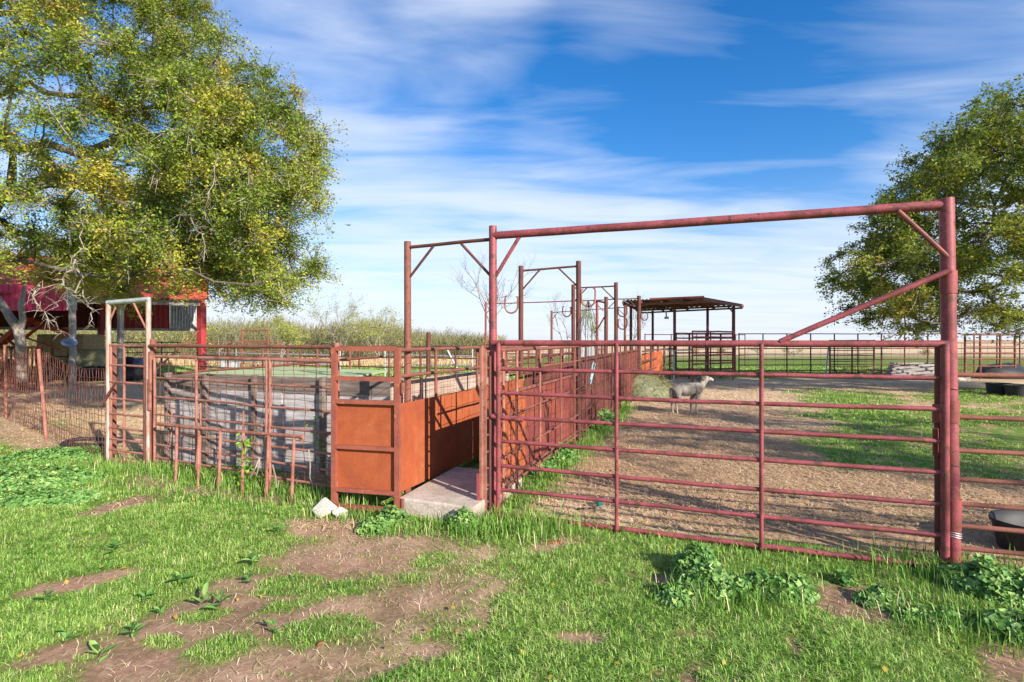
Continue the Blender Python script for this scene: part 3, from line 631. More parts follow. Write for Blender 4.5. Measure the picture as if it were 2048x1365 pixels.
for t in (4.4,5.2,6.1,6.8,8.2,9.1,10.,10.8):
    mb=MB(); mb.pipe(L(-.95,t,.9),L(-.95,t,1.58),.017,8,.002); build(mb,'upright',M['rust_dark'],CW)
mb=MB(); mb.pipe(L(-.90,-.25,.02),L(-.90,-.25,1.57),.021,12,.002); build(mb,'end_post',M['rust_light'],CW)
mb=wires(L(-.95,.0),L(-.95,3.5),1.03,1.55,.16,.13,.0022,.006,4); build(mb,'wire_mesh',M['rust_wire'],CW)
# plywood lining behind it
mb=MB(); 
for t0,t1,h in ((.02,1.30,1.22),(1.31,2.55,1.21),(2.56,3.45,1.19)): mb.plate([L(-1.12,t0,.05),L(-1.12,t1,.05),L(-1.12,t1,h),L(-1.12,t0,h)],(-E1[0],-E1[1],0),.018)
tag(build(mb,'plywood_wall',M['ply'],None,L(-1.12,0),smooth=False),'pale stained plywood sheets standing behind the orange plate wall','boards')
# dark lone post
a=at(857,665,7.5); mb=MB(); mb.pipe(V(a.x,a.y,0),a,.031,12,.002); tag(build(mb,'lone_post',M['rust_dark'],None,V(a.x,a.y,0)),'dark post rising alone behind the plywood, right of the first archway post','post')
# concrete ramp
mb=MB(); mb.plate([L(-.82,-.34,-.05),L(-.03,-.36,-.05),L(-.03,.95,-.05),L(-.86,.95,-.05)],(0,0,1),.225)
cr=build(mb,'concrete_step',M['concrete'],None,L(-.4,-.3),smooth=False); tag(cr,'low concrete block forming the step into the chute','step')
bm_=cr.modifiers.new('b','BEVEL'); bm_.width=.02; bm_.segments=3
# right hand jamb: angle with rungs
LJ=lambda a,b,c=0: L(a+.045,b+.15,c)
JB=thing('chute_jamb','narrow rusty jamb with short rungs on the right side of the chute opening','jamb',LJ(-.1,-.25))
mb=MB(); mb.bar(LJ(-.105,-.28,-.02),LJ(-.105,-.28,1.60),.05,.022); mb.bar(LJ(-.087,-.26,-.02),LJ(-.087,-.26,1.55),.012,.05); build(mb,'channel',M['rust_light'],JB,smooth=False)
mb=MB(); mb.pipe(LJ(-.045,-.22,-.02),LJ(-.045,-.22,1.50),.014,8,.002); build(mb,'upright',M['rust_dark'],JB)
for i in range(10):
    mb=MB(); h=.14+i*.155; mb.pipe(LJ(-.105,-.25,h),LJ(-.045,-.22,h+.01),.010,8,.001); build(mb,'rung',M['rust'],JB)
mb=MB(); mb.bar(LJ(-.125,-.30,-.03),LJ(-.125,-.30,.42),.03,.03); build(mb,'foot',M['paint_dull'],JB,smooth=False)
mb=MB(); mb.pipe(LJ(-.17,-.25,1.55),LJ(-.02,-.1,1.57),.019,8,.001); mb.tube([LJ(-.07,-.2,1.3),LJ(-.07,-.2,1.5)],.028,8); build(mb,'latch_bracket',M['rust'],JB)
# ---------- solid rusty gate swung open
SG=thing('sheet_gate','narrow rust-brown gate with two solid orange sheets, swung open beside the chute','gate',L(-.79,-.34))
g0=L(-.80,-.34); g1=L(-1.50,-.42); gd=(g1-g0).normalized(); gn=V(-gd.y,gd.x,0)
if gn.y>0: gn=-gn
def sg(u,h,o=0): return V(g0.x+gd.x*u, g0.y+gd.y*u, h)+gn*o
W_=.70
for u,nm in ((0.02,'stile'),(W_-.02,'stile')):
    mb=MB(); mb.bar(sg(u,.03),sg(u,1.575),.045,.05,up=gd); build(mb,nm,M['plate_frame'],SG,smooth=False)
for h,t in ((1.565,.045),(1.28,.04),(1.06,.04),(.626,.035),(.215,.035),(.055,.045)):
    mb=MB(); mb.bar(sg(.045,h,.004),sg(W_-.045,h,.004),t,.042,up=(0,0,1)) if False else mb.bar(sg(.045,h,.004),sg(W_-.045,h,.004),.042,t); build(mb,'crosspiece',M['plate_frame'],SG,smooth=False)
for h0,h1 in ((.645,1.04),(.233,.608)):
    mb=MB(); mb.plate([sg(.045,h0,-.02),sg(W_-.045,h0,-.02),sg(W_-.045,h1,-.02),sg(.045,h1,-.02)],gn,.004); build(mb,'sheet',M['plate'],SG,smooth=False)
for h in (1.2,.12):
    mb=MB(); mb.tube([sg(-.03,h-.05),sg(-.03,h+.05)],.022,10); build(mb,'hinge',M['rust'],SG)
# ---------- right hand chute wall: sheets, with pipe and mesh panels in front
RW=thing('chute_wall','ribbed orange and red sheet wall dividing the chute from the straw pen','wall',L(0,.1))
def sheetwall(t0,t1,h0,h1,m,s=-.03,pitch=.18):
    mb=MB(); mb.corr(L(s,t0),L(s,t1),h0,h1,pitch,.006,rib=True); build(mb,'sheet',M[m],RW,smooth=False)
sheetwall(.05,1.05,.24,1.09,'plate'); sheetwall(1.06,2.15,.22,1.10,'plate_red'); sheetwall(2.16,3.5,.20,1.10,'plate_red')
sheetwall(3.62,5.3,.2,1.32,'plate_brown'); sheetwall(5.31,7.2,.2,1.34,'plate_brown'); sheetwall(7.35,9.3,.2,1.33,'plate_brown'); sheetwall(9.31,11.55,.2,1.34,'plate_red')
for t0,t1,h in ((.05,3.5,1.11),(3.62,7.2,1.35),(7.35,11.55,1.35),(.05,3.5,.22),(3.62,11.5,.22),(3.62,7.2,.8)):
    mb=MB(); mb.bar(L(-.01,t0,h),L(-.01,t1,h),.028,.03); build(mb,'edge_rail',M['rust_dark'] if t0>3 else M['rust'],RW,smooth=False)
MP=thing('mesh_fence','rusty pipe and wire mesh panels fixed along the pen side of the sheet wall','fence',L(.05,.1))
for h,r in ((1.55,.021),(1.33,.012),(.9,.012),(.5,.012),(.20,.014)):
    mb=MB(); mb.pipe(L(.045,.06,h),L(.045,3.52,h),r,8,.006); build(mb,'rail',M['rust'],MP)
    mb=MB(); mb.pipe(L(.045,3.64,h),L(.045,11.6,h+.02),r,8,.008); build(mb,'rail',M['rust_dark'],MP)
for t in (.14,.53,1.35,2.3,3.1):
    mb=MB(); mb.pipe(L(.05,t,0),L(.05,t,1.55),.015,8,.003); build(mb,'upright',M['rust_light' if t<2 else 'rust'],MP)
for t in (3.9,4.7,5.6,6.5,7.6,8.6,9.5,10.5,11.4):
    mb=MB(); mb.pipe(L(.05,t,0),L(.05,t,1.56),.017,8,.003); build(mb,'upright',M['rust_dark'],MP)
build(wires(L(.055,.08),L(.055,3.5),.2,1.54,.15,.15,.0026,.012,4,seed=4),'wire_mesh',M['rust_wire'],MP)
build(wires(L(.055,3.62),L(.055,11.6),.2,1.54,.2,.15,.0035,.012,4,seed=5),'wire_mesh',M['rust_wire'],MP)
mb=MB(); rnd=random.Random(3)
for i in range(26):
    t=.15+rnd.random()*.9; h=.25+rnd.random()*.9; p=L(.075,t,h); a=rnd.uniform(0,6.3); pts=[p]
    for j in range(6): a+=rnd.uniform(-.7,.7); p=p+L(0,0,0)*0+V(E2[0]*math.cos(a)*.035,E2[1]*math.cos(a)*.035,math.sin(a)*.045); pts.append(p)
    mb.tube(pts,.0028,4)
build(mb,'loose_wire',M['rust_wire'],MP)
# galvanised sheet fixed on the wall top
mb=MB(); mb.corr(L(-.93,7.9),L(-.93,9.6),1.22,1.62,.1,.008); tag(build(mb,'metal_sheet',M['galv'],None,L(-.93,8)),'pale galvanised sheet set above the brown wall behind the second archway','metal sheet')
# ---------- board wall on the left with pipe panels
mb=MB(); rnd=random.Random(9)
BW=thing('board_wall','silver-grey weathered board wall behind the rusty panels','wall',L(-5.1,.62))
for i,(z0,z1) in enumerate(((.0,.195),(.202,.392),(.40,.585),(.595,.785),(.79,.985),(.992,1.19))):
    for (s0,s1) in ((-5.1,-4.12-.1*(i%2)),(-4.11-.1*(i%2),-3.1),(-3.09,-2.0+.1*(i%3)),(-1.99+.1*(i%3),-1.13)):
        mb=MB(); o=rnd.uniform(-.01,.01); mb.plate([L(s0,.62+o,z0),L(s1,.62+o,z0),L(s1,.62+o,z1+rnd.uniform(-.004,.004)),L(s0,.62+o,z1)],(E2[0],E2[1],0),.03); build(mb,'board',M[rnd.choice(('board','board','board2')) if i<5 else 'board3'],BW,smooth=False)
for s_,w_ in ((-5.06,.09),(-4.35,.10),(-3.52,.09),(-2.45,.10),(-1.2,.08)):
    mb=MB(); c=L(s_,.60); mb.bar(c+V(0,0,-.02),c+V(0,0,1.2),w_,.04); build(mb,'batten',M['board3'],BW,smooth=False)
# sage flat lid
mb=MB(); mb.plate([L(-5.1,.68,1.17),L(-2.2,.68,1.17),L(-2.6,2.2,1.17),L(-5.15,2.6,1.17)],(0,0,1),.02)
tl=tag(build(mb,'flat_cover',M['sage'],None,L(-4,1),smooth=False),'flat sage-green sheet cover lying behind the top of the grey boards','cover')
mb=MB()
for s_,t_ in ((-5.0,.8),(-2.5,.8),(-2.8,2.0),(-5.0,2.4)): mb.bar(L(s_,t_,0),L(s_,t_,1.165),.06,.06)
build(mb,'leg',M['polewood'],tl,smooth=False)
# first post + top rails
mb=MB(); mb.pipe(L(-4.82,.2,-.05),L(-4.82,.2,1.66),.049,14,.002); P1=tag(build(mb,'corner_post',M['rust'],None,L(-4.82,.2)),'thick rust-brown post between the walk gate and the grey board wall','post')
mb=MB()
for h in (1.33,.95): 
    mb=MB(); c=L(-4.82,.2,h); mb.tube([c+V(math.cos(a)*.051,math.sin(a)*.051,.03*math.sin(a)) for a in np.linspace(0,6.3,16)],.002,4); build(mb,'tie_wire',M['wire_dark'],P1)
PF=thing('pipe_fence','rusty pipe and mesh fence panel in front of the grey board wall','fence',L(-4.7,.15))
def pf(s,h,o=0): return L(s,.14+o+(-.36)*((s+4.8)/3.3),h)
for h,r in ((1.575,.021),):
    mb=MB(); mb.pipe(pf(-4.78,h),pf(-1.62,h),r,10,.004); build(mb,'top_rail',M['rust'],PF)
mb=MB(); mb.pipe(pf(-4.66,1.44),pf(-1.6,1.43),.021,10,.004); build(mb,'top_rail',M['rust_light'],PF)
for h in (1.17,.93,.71,.50,.33,.17):
    mb=MB(); mb.pipe(pf(-4.64,h),pf(-1.6,h-.01),.0135,8,.008); build(mb,'rail',M['rust_light'],PF)
for s_,hh_ in ((-4.66,1.44),(-3.83,1.44),(-2.62,1.44),(-2.57,1.44),(-3.75,.9),(-4.3,.8),(-3.0,.85)):
    mb=MB(); mb.pipe(pf(s_,0,-.01),pf(s_,hh_,-.01),.0165 if hh_>1 else .010,8,.004); build(mb,'upright',M['rust_light'],PF)
mb=MB(); mb.pipe(pf(-1.62,0),pf(-1.62,1.62),.03,10,.002); build(mb,'post',M['rust_light'],PF)
build(wires(pf(-4.6,0,.03),pf(-1.62,0,.03),.05,1.43,.155,.10,.0034,.010,4,seed=6),'wire_mesh',M['rust_wire'],PF)
mb=MB(); mb.pipe(pf(-4.75,1.20,.3),pf(-1.9,1.44,1.2),.016,8,.006); build(mb,'rear_rail',M['rust'],PF)
# leaning feeder panel
FP=thing('bar_panel','low rusty panel with a row of upright bars leaning against the mesh fence','panel',gnd(350,965))
tp=[at(314,848,6.55),at(400,857,6.2),at(500,866,5.9),at(606,874,5.55)]
mb=MB(); mb.tube(tp,.0215,12); build(mb,'top_bar',M['rust_light'],FP)
for (xt,yt,Yt,xb,yb) in ((354,853,6.37,351,966),(398,857,6.22,396,974),(441,861,6.06,437,982),(487,865,5.92,484,992),(537,870,5.75,532,998),(588,874,5.60,583,1008)):
    a=at(xt,yt,Yt); b=gnd(xb,yb); b.y-=.0; mb=MB(); mb.pipe(a+V(0,0,-.01),b+V(0,0,-.02),.0165,10,.003); build(mb,'bar',M['rust_light'],FP)
mb=MB(); mb.pipe(at(601,874,5.57),at(603,884,5.57),.02,8,0); build(mb,'end_stub',M['rust'],FP)
# vine and willow weed, dry stalks
def leafy(name,label,pts,n,sz,mat,spread):
    o=Vector(pts[0]); T=thing(name,label,'plant',o); mb=MB(); mb.tube(pts,.003,5); build(mb,'stem',M['weed'] if False else M['twig'],T)
    cs=[];
    for i in range(n):
        u=random.random()*(len(pts)-1); k=int(u); q=Vector(pts[k]).lerp(Vector(pts[min(k+1,len(pts)-1)]),u-k)
        cs.append(q+Vector((random.gauss(0,spread),random.gauss(0,spread*.6),random.gauss(0,spread))))
    c=np.array([tuple(q) for q in cs]); leaves_mesh('leaves',c,np.full(n,sz),np.clip(RNG.normal(.5,.25,n),0,1),M[mat],T,droop=.5)
    return T
def leaves_mesh(name,c,sz,tone,mat,parent=None,origin=None,droop=0.,aspect=.45,up=.6):
    n=len(c); d=RNG.normal(0,1,(n,3)); d[:,2]=d[:,2]*.6-droop; d/=np.linalg.norm(d,axis=1)[:,None]
    nn=RNG.normal(0,1,(n,3)); nn[:,2]+=up*2; sd=np.cross(d,nn); sd/=np.linalg.norm(sd,axis=1)[:,None]+1e-9; nn=np.cross(sd,d)
    s=sz[:,None]; P=np.zeros((n,4,3)); P[:,0]=c; P[:,1]=c+d*s*.5+sd*s*aspect*.5+nn*s*.08; P[:,2]=c+d*s; P[:,3]=c+d*s*.5-sd*s*aspect*.5+nn*s*.08
    f=np.arange(4*n); o=(0,0,0)
    if parent is not None: o=tuple(parent.location)
    elif origin is not None: o=origin
    return fast_mesh(name,P.reshape(-1,3),f,np.full(n,4),mat,np.repeat(tone,4),parent,o)
leafy('vine','bright green leafy vine climbing a bar of the leaning panel',[gnd(486,990),at(488,940,5.75),at(492,900,5.8),at(484,872,5.85)],110,.06,'vine',.04)
leafy('willow_weed','thin drooping weed with narrow leaves beside the rusty sheet gate',[gnd(650,985),at(640,920,5.5),at(634,860,5.5),at(628,800,5.5)],55,.05,'vine',.035)
ST=thing('dry_stalks','bleached dry stalks caught in the foot of the mesh fence','stalks',gnd(520,985))
for (x0,y0,x1,y1) in ((500,955,518,918),(513,950,519,917),(617,900,620,955),(620,955,628,985),(545,930,553,975)):
    mb=MB(); mb.tube([at(x0,y0,5.5),at((x0+x1)/2+2,(y0+y1)/2,5.47),at(x1,y1,5.5)],.007,5); build(mb,'stalk',M['twig'],ST)
# ---------- walk gate at the left
WG=thing('walk_archway','narrow galvanised and rusty pipe archway with a pale top bar','archway',L(-5.55,.11))
lp=at(217,930,7.0); rp_=at(297,940,6.8)
for a,h in ((lp,2.15),(rp_,2.17)):
    mb=MB(); mb.pipe(V(a.x,a.y,-.05),V(a.x,a.y,h),.030,12,.003); build(mb,'post',M['galv_rust'],WG)
mb=MB(); mb.pipe(V(lp.x-.01,lp.y,2.14),V(rp_.x+.02,rp_.y-.02,2.17),.030,12,.002); build(mb,'top_bar',M['galv'],WG)
for (a,h,dx) in ((lp,1.98,.11),(rp_,1.78,-.19)):
    mb=MB(); mb.pipe(V(a.x,a.y,h-.12 if dx>0 else h-.05),V(a.x+dx,a.y,2.12),.012,8,.001); build(mb,'brace',M['rust_light'],WG)
mb=MB(); mb.bar(at(228,690,7.15)+V(0,0,0),V(at(228,690,7.15).x,7.15,0),.05,.03); build(mb,'jamb',M['rust'],WG,smooth=False)
mb=MB(); mb.bar(V(rp_.x+.03,rp_.y-.03,.75),V(rp_.x+.03,rp_.y-.03,1.15),.03,.04); mb.bar(V(rp_.x+.05,rp_.y-.03,1.0),V(rp_.x+.05,rp_.y-.03,1.5),.045,.03); build(mb,'latch_plate',M['rust_light'],WG,smooth=False)
GG=thing('walk_gate','small rusty pipe gate hanging inside the narrow galvanised archway','gate',V(lp.x,lp.y,0))
w0=at(220,700,6.98); w1=at(289,700,6.72)
for h in (1.58,1.32,1.10,.88,.68,.50,.35,.21,.07):
    mb=MB(); mb.pipe(V(w0.x,w0.y,h),V(w1.x,w1.y,h-.01),.0145,8,.004); build(mb,'rail',M['rust_light'],GG)
for u in (0.03,.42,1.0):
    q=w0.lerp(w1,u); mb=MB(); mb.pipe(V(q.x,q.y,.05),V(q.x,q.y,1.59),.015,8,.002); build(mb,'upright',M['rust_light'] if u<.9 else M['rust_dark'],GG)
mb=MB(); mb.tube([at(202,812,6.9),at(222,780,6.9),at(232,765,6.85)],.014,6); build(mb,'latch_chain',M['rust_dark'],GG)
# wire fence to the left
WF=thing('wire_fence','sagging rusty square mesh fence with leaning posts running off behind the lawn','fence',V(-7.76,8.83,0))
for (xb,yb,xt,yt,Y,m) in ((93,880,77,699,8.83,'rust_light'),(13,838,9,690,11.07,'rust_light')):
    b=gnd(xb,yb); t=at(xt,yt,Y+.05); mb=MB(); mb.pipe(b+V(0,0,-.05),t,.025,10,.004); build(mb,'post',M[m],WF)
mb=MB(); mb.pipe(V(-13.4,13.3,0),V(-13.4,13.3,1.5),.035,10); build(mb,'post',M['rust'],WF)
build(wires(V(-5.42,7.05,0),V(-7.72,8.8,0),.0,(1.27,1.45),.125,.125,.0035,.012,4,sag=.10,seed=2),'wire_mesh',M['rust_wire'],WF)
build(wires(V(-7.82,8.9,0),V(-10.56,11.05,0),.0,1.44,.13,.125,.004,.01,4,seed=12),'wire_mesh',M['rust_wire'],WF)
build(wires(V(-10.6,11.1,0),V(-13.4,13.3,0),.0,1.45,.15,.13,.005,.01,4,seed=13),'wire_mesh',M['rust_wire'],WF)
# black tyre-like hose loop by the walk gate
c=gnd(185,888); mb=MB(); mb.tube([c+V(math.cos(a)*.42,math.sin(a)*.3,.03+.015*math.sin(3*a)) for a in np.linspace(0,6.283,30)],.03,8); tag(build(mb,'rubber_ring',M['black'],None,c),'flat black rubber ring on the straw left of the walk gate','tyre ring')
mb=MB(); c=gnd(75,862); mb.tube([c+V(-.2,.1,.05),c+V(.0,0,.1),c+V(.15,-.1,.06),c+V(.3,-.25,.03)],.025,6); tag(build(mb,'fallen_branch',M['twig'],None,c),'short dead branch lying at the foot of the leaning fence post','branch')
# ---------- back pens behind the board wall
PANELS=[
 ('steel_gate','galvanised five-rail gate across the back pen, seen above the plywood','gate',at(770,700,17),at(945,700,15.5),[0,.5,1],[1.42,1.17,.9,.67,.4],None,.022,.02,'galv',None,1.42),
 ('steel_gate','galvanised rails glimpsed behind the sage-green cover','gate',at(400,700,21),at(680,700,17),[0,.3,1],[1.4,1.15,.85,.6],None,.022,.022,'galv',None,1.4),
 ('pipe_fence','long dark rail fence across the back pens, behind the first archway','fence',at(600,700,14.5),at(985,700,12.5),[.0,.18,.34,.5,.66,.83,1],[1.48,1.2,.95,.7],None,.025,.017,'rust_dark',None,1.5),
 ('pipe_fence','rusty pen fence with a row of uprights behind the grey boards','fence',at(395,700,18),at(700,700,13.5),[0,.25,.5,.66,.83,1],[1.46,1.12,.75,.4],(.2,1.4,.3,.24,.004,.01,4),.03,.02,'rust',None,1.5),
 ('pipe_fence','rusty cross fence between the wide archway posts','fence',L(-5,11.6),L(-1.1,11.5),[0,.2,.4,.6,.8,1],[1.5,1.2,.9,.6,.3],(.2,1.5,.3,.2,.004,.01,4),.03,.02,'rust',None,1.55),
 ('pipe_fence','rusty fence parallel to the chute on the side of the back pens','fence',L(-1.7,3.6),L(-1.7,11.4),[0,.14,.28,.42,.56,.7,.85,1],[1.52,1.25,.95,.6],(.3,1.5,.3,.2,.004,.01,4),.03,.018,'rust_dark',None,1.55),
 ('pipe_fence','faint red fence along the far side beyond the barn','fence',at(150,690,30),at(560,690,33),[0,.2,.4,.6,.8,1],[1.5,1.2,.9,.6],(.1,1.5,.5,.3,.006,.01,4),.04,.03,'rust',None,1.55),
 ('pipe_fence','rusty fence between the fourth archway and the roofed shed','fence',L(.1,11.7),V(6.87,22.4,0),[.2,.4,.6,.8],[1.58,1.3,1.0,.7,.4],(.1,1.5,.3,.2,.005,.01,4),.035,.022,'rust_dark',None,1.6),
 ('pipe_fence','red-brown fence of close rails under the shed roof','fence',at(1352,700,22.2),at(1470,700,23),[0,.22,.5,.75,1],[1.92,1.72,1.42,1.1,.75,.4,.12],(.1,1.8,.35,.3,.005,.01,4),.04,.03,'rust',None,1.9),
 ('red_gate','pinkish red tube gate leaning open in front of the shed fence','gate',at(1385,700,20.6),at(1466,700,22),[0,.43,1],[1.98,1.75,1.35,1.05,.7,.35],None,.03,.03,'paint_dull',None,2.0),
 ('pipe_fence','long far fence of dark rails and thin posts closing the pen','fence',at(1478,700,24),at(2130,700,24.8),[i/14 for i in range(15)],[1.92,1.5,1.25,1.0,.75,.5,.25],(.0,1.5,.42,.13,.005,.012,4),.028,.02,'rust_dark',None,1.95),
 ('mesh_gate','tall close-railed gate set in the far fence near the board pile','gate',at(1660,700,23.4),at(1748,700,23.6),[0,.5,1],[1.62,1.4,1.18,.95,.7,.45,.2],(.1,1.5,.3,.2,.005,.01,4),.035,.02,'rust',None,1.65),
 ('mesh_gate','second close-railed gate in the far fence by the right edge','gate',at(1930,700,22),at(2030,700,22.4),[0,.3,.7,1],[1.85,1.6,1.35,1.1,.85,.55,.25],None,.04,.022,'rust',None,1.9),
 ('pipe_fence','low dark fence far behind the roofed shed','fence',at(1290,690,30),at(1490,690,32),[0,.25,.5,.75,1],[1.95,1.5,1.1,.7],None,.03,.025,'rust_dark',None,2.0),
]
for (nm,lb,ct,p0,p1,po,ra,me,rp2,rr2,m1,m2,ph) in PANELS:
    p0=Vector(p0);p1=Vector(p1);p0.z=0;p1.z=0
    fence(nm,lb,ct,p0,p1,po,ra,me,rp2,rr2,m1,m2,'rust_wire',ph,None,.008)
# brace of the galvanised gate
mb=MB(); mb.pipe(at(893,697,15.9),at(918,745,15.7),.03,8); tag(build(mb,'gate_brace',M['galv'],None,at(918,745,15.7)),'diagonal galvanised bar leaning on the back pen gate','brace bar')
# far arch by the brush
T=thing('loading_frame','tall thin pipe frame with a top bar in front of the far brush','frame',at(485,735,31))
for x in (484,536):
    a=at(x,661,31); mb=MB(); mb.pipe(V(a.x,a.y,0),a,.06,8); build(mb,'post',M['rust'],T)
for y in (661,682):
    mb=MB(); mb.pipe(at(484,y,31),at(536,y,31),.045,8); build(mb,'crossbar',M['rust'],T)
# orange sheet turning by the fourth archway
mb=MB(); mb.corr(at(1284,700,17.2),at(1325,700,18.6),.55,(1.2,1.26),.3,.01,rib=True); tag(build(mb,'metal_sheet',M['plate'],None,at(1284,745,17.2),smooth=False),'bright orange rust sheet facing the camera right of the fourth archway','metal sheet')
# ---------- roofed shed
SH=thing('open_shed','open-sided shed with a low rusty metal roof on pipe posts','shed',V(7,22.5,0))
rc=[V(4.57,21.9,3.22),V(7.24,20.0,3.20),V(10.6,24.3,3.22),V(6.9,28.3,3.20)]
def roofpt(u,v): return rc[0].lerp(rc[1],u).lerp(rc[3].lerp(rc[2],u),v)
mb=MB(); K=60
for i in range(K+1):
    z=.03*math.sin(i/K*2*math.pi*20)
    for v in (0,1): mb.v.append(roofpt(i/K,v)+V(0,0,z+.06))
    for v in (0,1): mb.v.append(roofpt(i/K,v)+V(0,0,z+.055))
for i in range(K):
    a=4*i; mb.f+= [(a,a+4,a+5,a+1),(a+2,a+3,a+7,a+6),(a,a+2,a+6,a+4),(a+1,a+5,a+7,a+3)]
build(mb,'roof',M['shedroof'],SH,sharp=80)
mb=MB()
for u in np.linspace(0,1,5): mb.bar(roofpt(u,0)+V(0,0,-.03),roofpt(u,1)+V(0,0,-.03),.05,.12)
for v in (.02,.33,.66,.98): mb.bar(roofpt(0,v)+V(0,0,-.12),roofpt(1,v)+V(0,0,-.12),.07,.08)
build(mb,'roof_frame',M['rust'],SH,smooth=False)
mb=MB(); mb.bar(roofpt(.35,0)+V(0,-.03,.07),roofpt(1,0)+V(0,-.03,.07),.02,.07); build(mb,'fascia',M['shedfascia'],SH,smooth=False)
for (x,y,m) in ((6.87,22.4,'rust'),(9.75,23.3,'rust'),(9.98,23.9,'rust'),(9.3,25.2,'rust'),(7.3,27.5,'rust'),(5.25,23.4,'rust')):
    mb=MB(); mb.pipe(V(x,y,-.05),V(x,y,3.15),.062,10,.003); build(mb,'post',M[m],SH)
mb=MB(); mb.pipe(V(6.87,22.4,2.85),V(6.2,22.9,3.15),.03,6); mb.pipe(V(9.75,23.3,2.8),V(9.3,22.9,3.12),.03,6); build(mb,'knee_brace',M['rust_dark'],SH)
a=at(1332,612,21.8); mb=MB(); mb.tube([a,a+V(0,0,-.35)],.012,5); mb.tube([at(1329,636,21.8),at(1337,636,21.8)],.05,6); mb.tube([at(1332,624,21.8),at(1333,636,21.8)],.03,6)
tag(build(mb,'pulley_hook',M['galv'],None,at(1332,636,21.8)),'small metal pulley hanging under the near edge of the shed roof','pulley')
a=at(1340,703,20.6); b=at(1382,702,20.8); mb=MB(); mb.plate([a,b,b+V(.0,.35,0),a+V(0,.35,0)],(0,0,1),.03); mb.pipe(V(a.x+.2,a.y+.15,0),V(a.x+.2,a.y+.15,a.z),.03,6)
tag(build(mb,'shelf_board',M['galv'],None,V(a.x,a.y,0)),'pale narrow shelf board beside the front shed post','shelf')
# hay heap by the fence
p=gnd(1285,800); HS=tag(build(blob(p+V(.1,.6,.1),.85,1.1,.62,21,16),'hay_heap',M['haygreen'],None,p),'loose grey-green heap of hay against the fence beyond the third archway','hay')
c=p+V(.1,.6,.1); n=2600; a=RNG.uniform(0,2*np.pi,n); e=np.arcsin(RNG.random(n)); cc=np.stack([c.x+.86*np.cos(a)*np.cos(e),c.y+1.1*np.sin(a)*np.cos(e),c.z+.6*np.sin(e)],1)
leaves_mesh('straw_tufts',cc,RNG.uniform(.12,.3,n),RNG.uniform(.1,.6,n),M['brush'],HS,droop=.6,aspect=.05)
